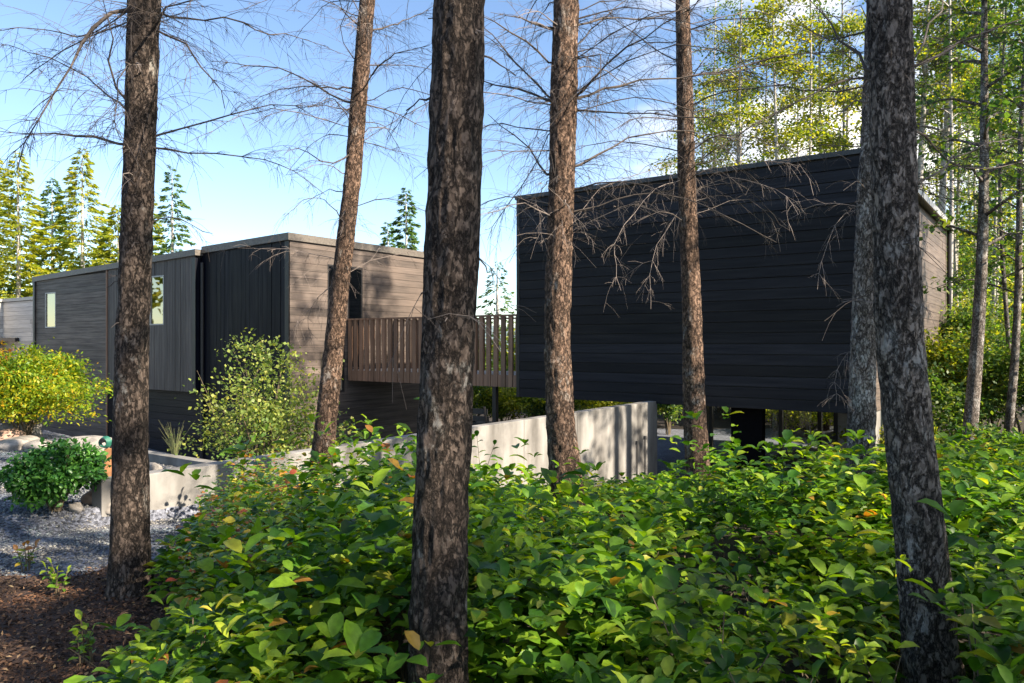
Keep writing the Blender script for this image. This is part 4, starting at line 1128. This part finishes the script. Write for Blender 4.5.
TREES = [
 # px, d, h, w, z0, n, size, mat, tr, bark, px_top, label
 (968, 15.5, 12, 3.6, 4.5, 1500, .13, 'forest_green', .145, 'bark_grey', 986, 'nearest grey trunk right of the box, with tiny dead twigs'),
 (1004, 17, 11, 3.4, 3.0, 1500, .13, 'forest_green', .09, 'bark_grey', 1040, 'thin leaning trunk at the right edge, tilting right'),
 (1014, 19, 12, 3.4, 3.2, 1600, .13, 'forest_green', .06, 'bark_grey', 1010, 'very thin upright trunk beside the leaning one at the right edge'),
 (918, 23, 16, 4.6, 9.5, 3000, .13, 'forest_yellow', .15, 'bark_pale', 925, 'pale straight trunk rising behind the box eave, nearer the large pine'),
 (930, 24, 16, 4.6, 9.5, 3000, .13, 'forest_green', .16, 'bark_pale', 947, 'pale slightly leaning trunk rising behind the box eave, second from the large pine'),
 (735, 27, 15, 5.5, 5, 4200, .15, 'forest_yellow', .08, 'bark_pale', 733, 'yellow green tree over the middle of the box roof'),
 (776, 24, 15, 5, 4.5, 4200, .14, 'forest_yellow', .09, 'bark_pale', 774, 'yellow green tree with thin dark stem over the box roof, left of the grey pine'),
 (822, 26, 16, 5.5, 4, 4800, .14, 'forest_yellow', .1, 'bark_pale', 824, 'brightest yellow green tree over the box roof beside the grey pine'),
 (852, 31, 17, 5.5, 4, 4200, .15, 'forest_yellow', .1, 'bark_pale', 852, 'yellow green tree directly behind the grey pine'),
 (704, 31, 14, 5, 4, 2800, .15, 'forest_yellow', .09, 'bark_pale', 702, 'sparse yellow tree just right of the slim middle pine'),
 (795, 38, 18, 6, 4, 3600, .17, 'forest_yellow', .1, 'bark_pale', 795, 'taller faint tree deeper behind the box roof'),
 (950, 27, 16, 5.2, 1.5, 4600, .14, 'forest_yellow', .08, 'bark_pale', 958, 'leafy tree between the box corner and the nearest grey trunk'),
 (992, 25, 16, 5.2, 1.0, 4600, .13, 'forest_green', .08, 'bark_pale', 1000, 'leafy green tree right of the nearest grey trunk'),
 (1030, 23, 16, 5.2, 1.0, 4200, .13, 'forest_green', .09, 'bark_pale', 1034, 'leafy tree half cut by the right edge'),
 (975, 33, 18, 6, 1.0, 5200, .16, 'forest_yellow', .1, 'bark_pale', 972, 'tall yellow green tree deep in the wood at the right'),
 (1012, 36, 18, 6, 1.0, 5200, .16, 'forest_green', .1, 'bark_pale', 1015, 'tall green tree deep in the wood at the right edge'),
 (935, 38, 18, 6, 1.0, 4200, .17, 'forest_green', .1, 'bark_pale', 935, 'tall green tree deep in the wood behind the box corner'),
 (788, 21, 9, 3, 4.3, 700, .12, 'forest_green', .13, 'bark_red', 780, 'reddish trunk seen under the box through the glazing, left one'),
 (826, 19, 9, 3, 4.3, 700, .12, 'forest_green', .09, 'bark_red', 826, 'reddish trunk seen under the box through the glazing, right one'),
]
for q, (px, pt, tr) in enumerate(((947,951,.07),(958,952,.06),(981,979,.07),(996,1000,.06),(1020,1016,.08),(1033,1030,.07),(938,941,.07),(716,719,.06),(748,745,.07),(764,766,.05),(808,806,.07),(838,840,.07))):
    nth = ('first','second','third','fourth','fifth','sixth','seventh','eighth','ninth','tenth','eleventh','twelfth')[q]
    TREES.append((px, 22.5 + (q * 7 % 5) * 1.7, 17, 3.4, 8 if px > 900 else 6, 900, .11, 'forest_green', tr, 'bark_pale', pt,
        ['straight thin pale trunk crowded in the wood right of the box', 'straight thin stem rising behind the box roof'][px < 900]))
for k, (px, d, h, w, z0, nl, sz, mt, tr, bk, pt, lab) in enumerate(TREES):
    if d > 20.5 or d in (21, 19) and px < 900:
        d *= 1.36; h *= 1.3; w *= 1.36; z0 *= 1.25; sz *= 1.05; tr *= 1.4; nl = int(nl * 2.2)
        if px < 945: d = max(d, 33.0)
    broad('forest_tree', px, d, h, w, z0, nl, sz, mt, lab, gR, k, tr, bk, px_top=pt, limbs=22)

# understory bushes beyond the box, the bridge and at the right
gU = 'understory bushes of the wood'
UB = [
 (505,22,2.4,1.9,'forest_yellow','yellow green bush under the bridge, right of the post'),
 (540,24,3.0,1.7,'forest_green','green bush left of the second trunk, beyond the concrete wall'),
 (585,23,2.8,1.7,'forest_yellow','yellow bush between wall top and box underside, right of the second trunk'),
 (625,25,3.0,1.9,'forest_yellow','yellow green bush above the middle of the concrete wall'),
 (668,20.5,1.3,2.2,'forest_green','narrow dark green bush just beyond the concrete wall end'),
 (686,27,1.6,2.4,'round','bluish green bush against the bright water'),
 (722,30,3.6,2.4,'forest_yellow','autumn yellow bush seen left of the black pillar'),
 (772,26,3.2,2.3,'forest_yellow','bright yellow bush seen right of the black pillar'),
 (806,23,3.0,1.7,'forest_yellow','low golden bush seen through the glazing'),
 (848,25,3.2,2.0,'airy','golden bush beyond the last glazed bay'),
 (905,16.5,2.2,1.6,'forest_yellow','yellow bush between the two large right trunks'),
 (934,18,2.6,2.4,'forest_green','green bush below the box right corner'),
 (958,20,3.0,3.0,'forest_yellow','tall yellow green bush left of the nearest grey trunk'),
 (990,19.5,3.0,2.8,'forest_green','tall dark green bush right of the nearest grey trunk'),
 (1025,18,3.0,3.0,'forest_green','tall green bush cut by the right edge'),
 (975,24,3.4,4.2,'forest_green','very tall leafy bush behind the nearest grey trunk'),
 (1010,27,3.8,4.6,'forest_yellow','very tall yellowish bush in the wood at the right edge'),
 (945,29,3.8,4.6,'forest_yellow','very tall yellowish bush beyond the box corner'),
 (718,31,4.2,2.5,'airy','golden bush low beyond the underside of the box, left of the pillar'),
 (786,31.5,4.2,2.5,'airy','golden bush framed by the first glazing bay right of the pillar'),
 (812,30.5,4.2,2.5,'airy','golden bush framed by the second glazing bay'),
 (838,31,4.2,2.5,'airy','golden bush framed by the narrow last glazing bay'),
 (870,13.6,1.6,1.2,'forest_yellow','low yellow bush at the foot of the grey pine'),
 (960,13.5,2.2,1.0,'round','low spreading bush in front of the nearest grey trunk'),
 (1010,13.5,2.4,1.1,'forest_green','low spreading bush at the right edge behind the thicket'),
 (470,26,2.6,2.6,'forest_green','green bush behind the patio chairs'),
]
for k, (px, d, w_, h, mt, lab) in enumerate(UB):
    if px < 900 and d > 16: d = max(31.5 + (k % 4), d * 1.25); w_ *= 1.35; h *= 1.3
    bush('woodland_bush', lab, 'bush', px, d, w_, h, int(2000 + 480*w_*h), .1 if d < 20 else .12, mt, group=gU, seed=k+30, simple=True, stems=8, hollow=.2, width=1.1)

# far wood: one mass
def woodmass(name, label, n, a0, a1, r0, r1, h0, h1, mt, size, seed):
    R = np.random.default_rng(seed)
    nc = n // 60
    a = np.radians(R.uniform(a0, a1, nc)); rr = R.uniform(r0, r1, nc); cx_, cy_ = np.sin(a)*rr, np.cos(a)*rr
    zt = terrain(cx_, cy_); top = h0 + (h1-h0)*vnoise(np.stack([a*22, a*0, a*0], -1), seed)
    cz = zt + R.uniform(0, 1, nc)**.8 * top
    idx = R.integers(0, nc, n); pos = np.stack([cx_, cy_, cz], -1)[idx] + R.normal(size=(n,3))*[1.0,1.0,.6]
    dr = R.normal(size=(n,3)); up = np.array([0,0,1.0]) + R.normal(0,.6,(n,3))
    tag(leaves(name, pos, dr, up, size*R.uniform(.6,1.4,n), M[mt], simple=True, width=1.1), label, kind='stuff')
woodmass('far_wood', 'far mass of woodland closing the view to the right', 40000, 12, 42, 48, 62, 6, 14, 'forest_green', .38, 1)
woodmass('far_wood', 'far mass of firs closing the view behind the left house', 34000, -48, -18, 66, 84, 7, 11, 'fir_green', .4, 2)
woodmass('far_wood', 'woodland left of the view, mirrored in the small house windows', 9000, -110, -50, 34, 46, 8, 13, 'forest_yellow', .5, 8)
woodmass('far_wood', 'low far thicket closing the view beneath the bridge and box', 20000, -10, 13, 44, 58, 3.2, 5.6, 'forest_yellow', .3, 3)

# trees right of the view whose shade falls on the thicket
gS = 'pines just right of the view that shade the thicket'
for k, (x, y, lab) in enumerate(((8.6, -.9, 'tall pine outside the picture at the right, nearest of all'), (12.5, -4.6, 'tall pine outside the picture at the right, farthest back'),
        (9.2, 5.2, 'tall pine outside the picture at the right, second along'), (12.8, 9.8, 'tall pine outside the picture at the right, third along'), (13.2, 14.1, 'very tall pine outside the picture at the right, beside the wood'), (17.0, 12.6, 'very tall pine outside the picture at the right, behind its neighbours'), (17.4, 16.4, 'very tall pine outside the picture at the right, nearest the box end'), (17.5, -3.0, 'tall pine outside the picture at the right, deepest in the wood'),
        (9.8, 12.2, 'tall pine outside the picture at the right, close to the wood edge'))):
    r = empty('pine_tree', (x, y, gz(x, y))); tag(r, lab, 'tree', gS)
    tt = 23 if y > 9 else 15.5
    m = MB(); m.tube([(0,0,-.2),(.1,0,tt*.5),(0,0,tt)], [.16,.11,.02], 12); m.build('trunk', M['bark'], r, smooth=True)
    conifer_crown('crown', 0, 0, 3.6 if tt < 20 else (4.5 if (y < 10 or y > 16) else 9), tt + .4, 1.7 if tt < 20 else 2.9, 120, M['needles'], r, tuft=.27, per=60, seed=70+k)

# ------------------------------------------------------------------ sky, sun, camera
SUNV = np.array([.86, -.5]); SUNV /= np.linalg.norm(SUNV); EL = math.radians(34)
wd = bpy.data.worlds.new('World'); scene.world = wd; wd.use_nodes = True
nt = wd.node_tree; bgd = nt.nodes['Background']; bgd.inputs['Strength'].default_value = .085
sky = nt.nodes.new('ShaderNodeTexSky'); sky.sky_type = 'NISHITA'; sky.sun_disc = False
sky.sun_elevation = EL; sky.sun_rotation = math.atan2(SUNV[0], SUNV[1]); sky.air_density = .9; sky.dust_density = .15; sky.ozone_density = 2.2
tc = nt.nodes.new('ShaderNodeTexCoord'); mp = nt.nodes.new('ShaderNodeMapping'); mp.inputs['Scale'].default_value = (2.2, 2.2, 5.0)
nt.links.new(tc.outputs['Generated'], mp.inputs['Vector'])
cn = N(nt, 'ShaderNodeTexNoise', Scale=1.6, Detail=9.0, Roughness=.58); nt.links.new(mp.outputs[0], cn.inputs['Vector'])
cr = ramp(nt, [(.43, (0,0,0)), (.6, (1,1,1))]); nt.links.new(cn.outputs[0], cr.inputs[0])
sx = nt.nodes.new('ShaderNodeSeparateXYZ'); nt.links.new(tc.outputs['Generated'], sx.inputs[0])
mr = nt.nodes.new('ShaderNodeMapRange'); mr.inputs['From Min'].default_value = .08; mr.inputs['From Max'].default_value = .3; nt.links.new(sx.outputs[0], mr.inputs['Value'])
ml = nt.nodes.new('ShaderNodeMath'); ml.operation = 'MULTIPLY'; nt.links.new(cr.outputs[0], ml.inputs[0]); nt.links.new(mr.outputs[0], ml.inputs[1])
mm = mixc(nt, sky.outputs[0], (7.5, 7.2, 7.0), ml.outputs[0])
nt.links.new(mm, bgd.inputs['Color'])
sl = bpy.data.lights.new('sun', 'SUN'); sl.energy = 5.0; sl.angle = math.radians(.6); sl.color = (1.0, .86, .68)
so = bpy.data.objects.new('sun', sl); COL.objects.link(so)
dv = Vector((SUNV[0]*math.cos(EL), SUNV[1]*math.cos(EL), math.sin(EL)))
so.rotation_euler = dv.to_track_quat('Z', 'Y').to_euler(); so.location = (12, -4, 18)

cam = bpy.data.cameras.new('camera'); co = bpy.data.objects.new('camera', cam); COL.objects.link(co)
co.location = (0, 0, CH); co.rotation_euler = (math.radians(90), 0, 0)
cam.sensor_width = 36; cam.lens = 36 * F / 1024; cam.shift_y = (HY - 341.5) / 1024; cam.clip_start = .05; cam.clip_end = 2000
scene.camera = co
scene.view_settings.view_transform = 'Standard'; scene.view_settings.look = 'None'; scene.view_settings.gamma = 1
scene.view_settings.exposure = 1.72
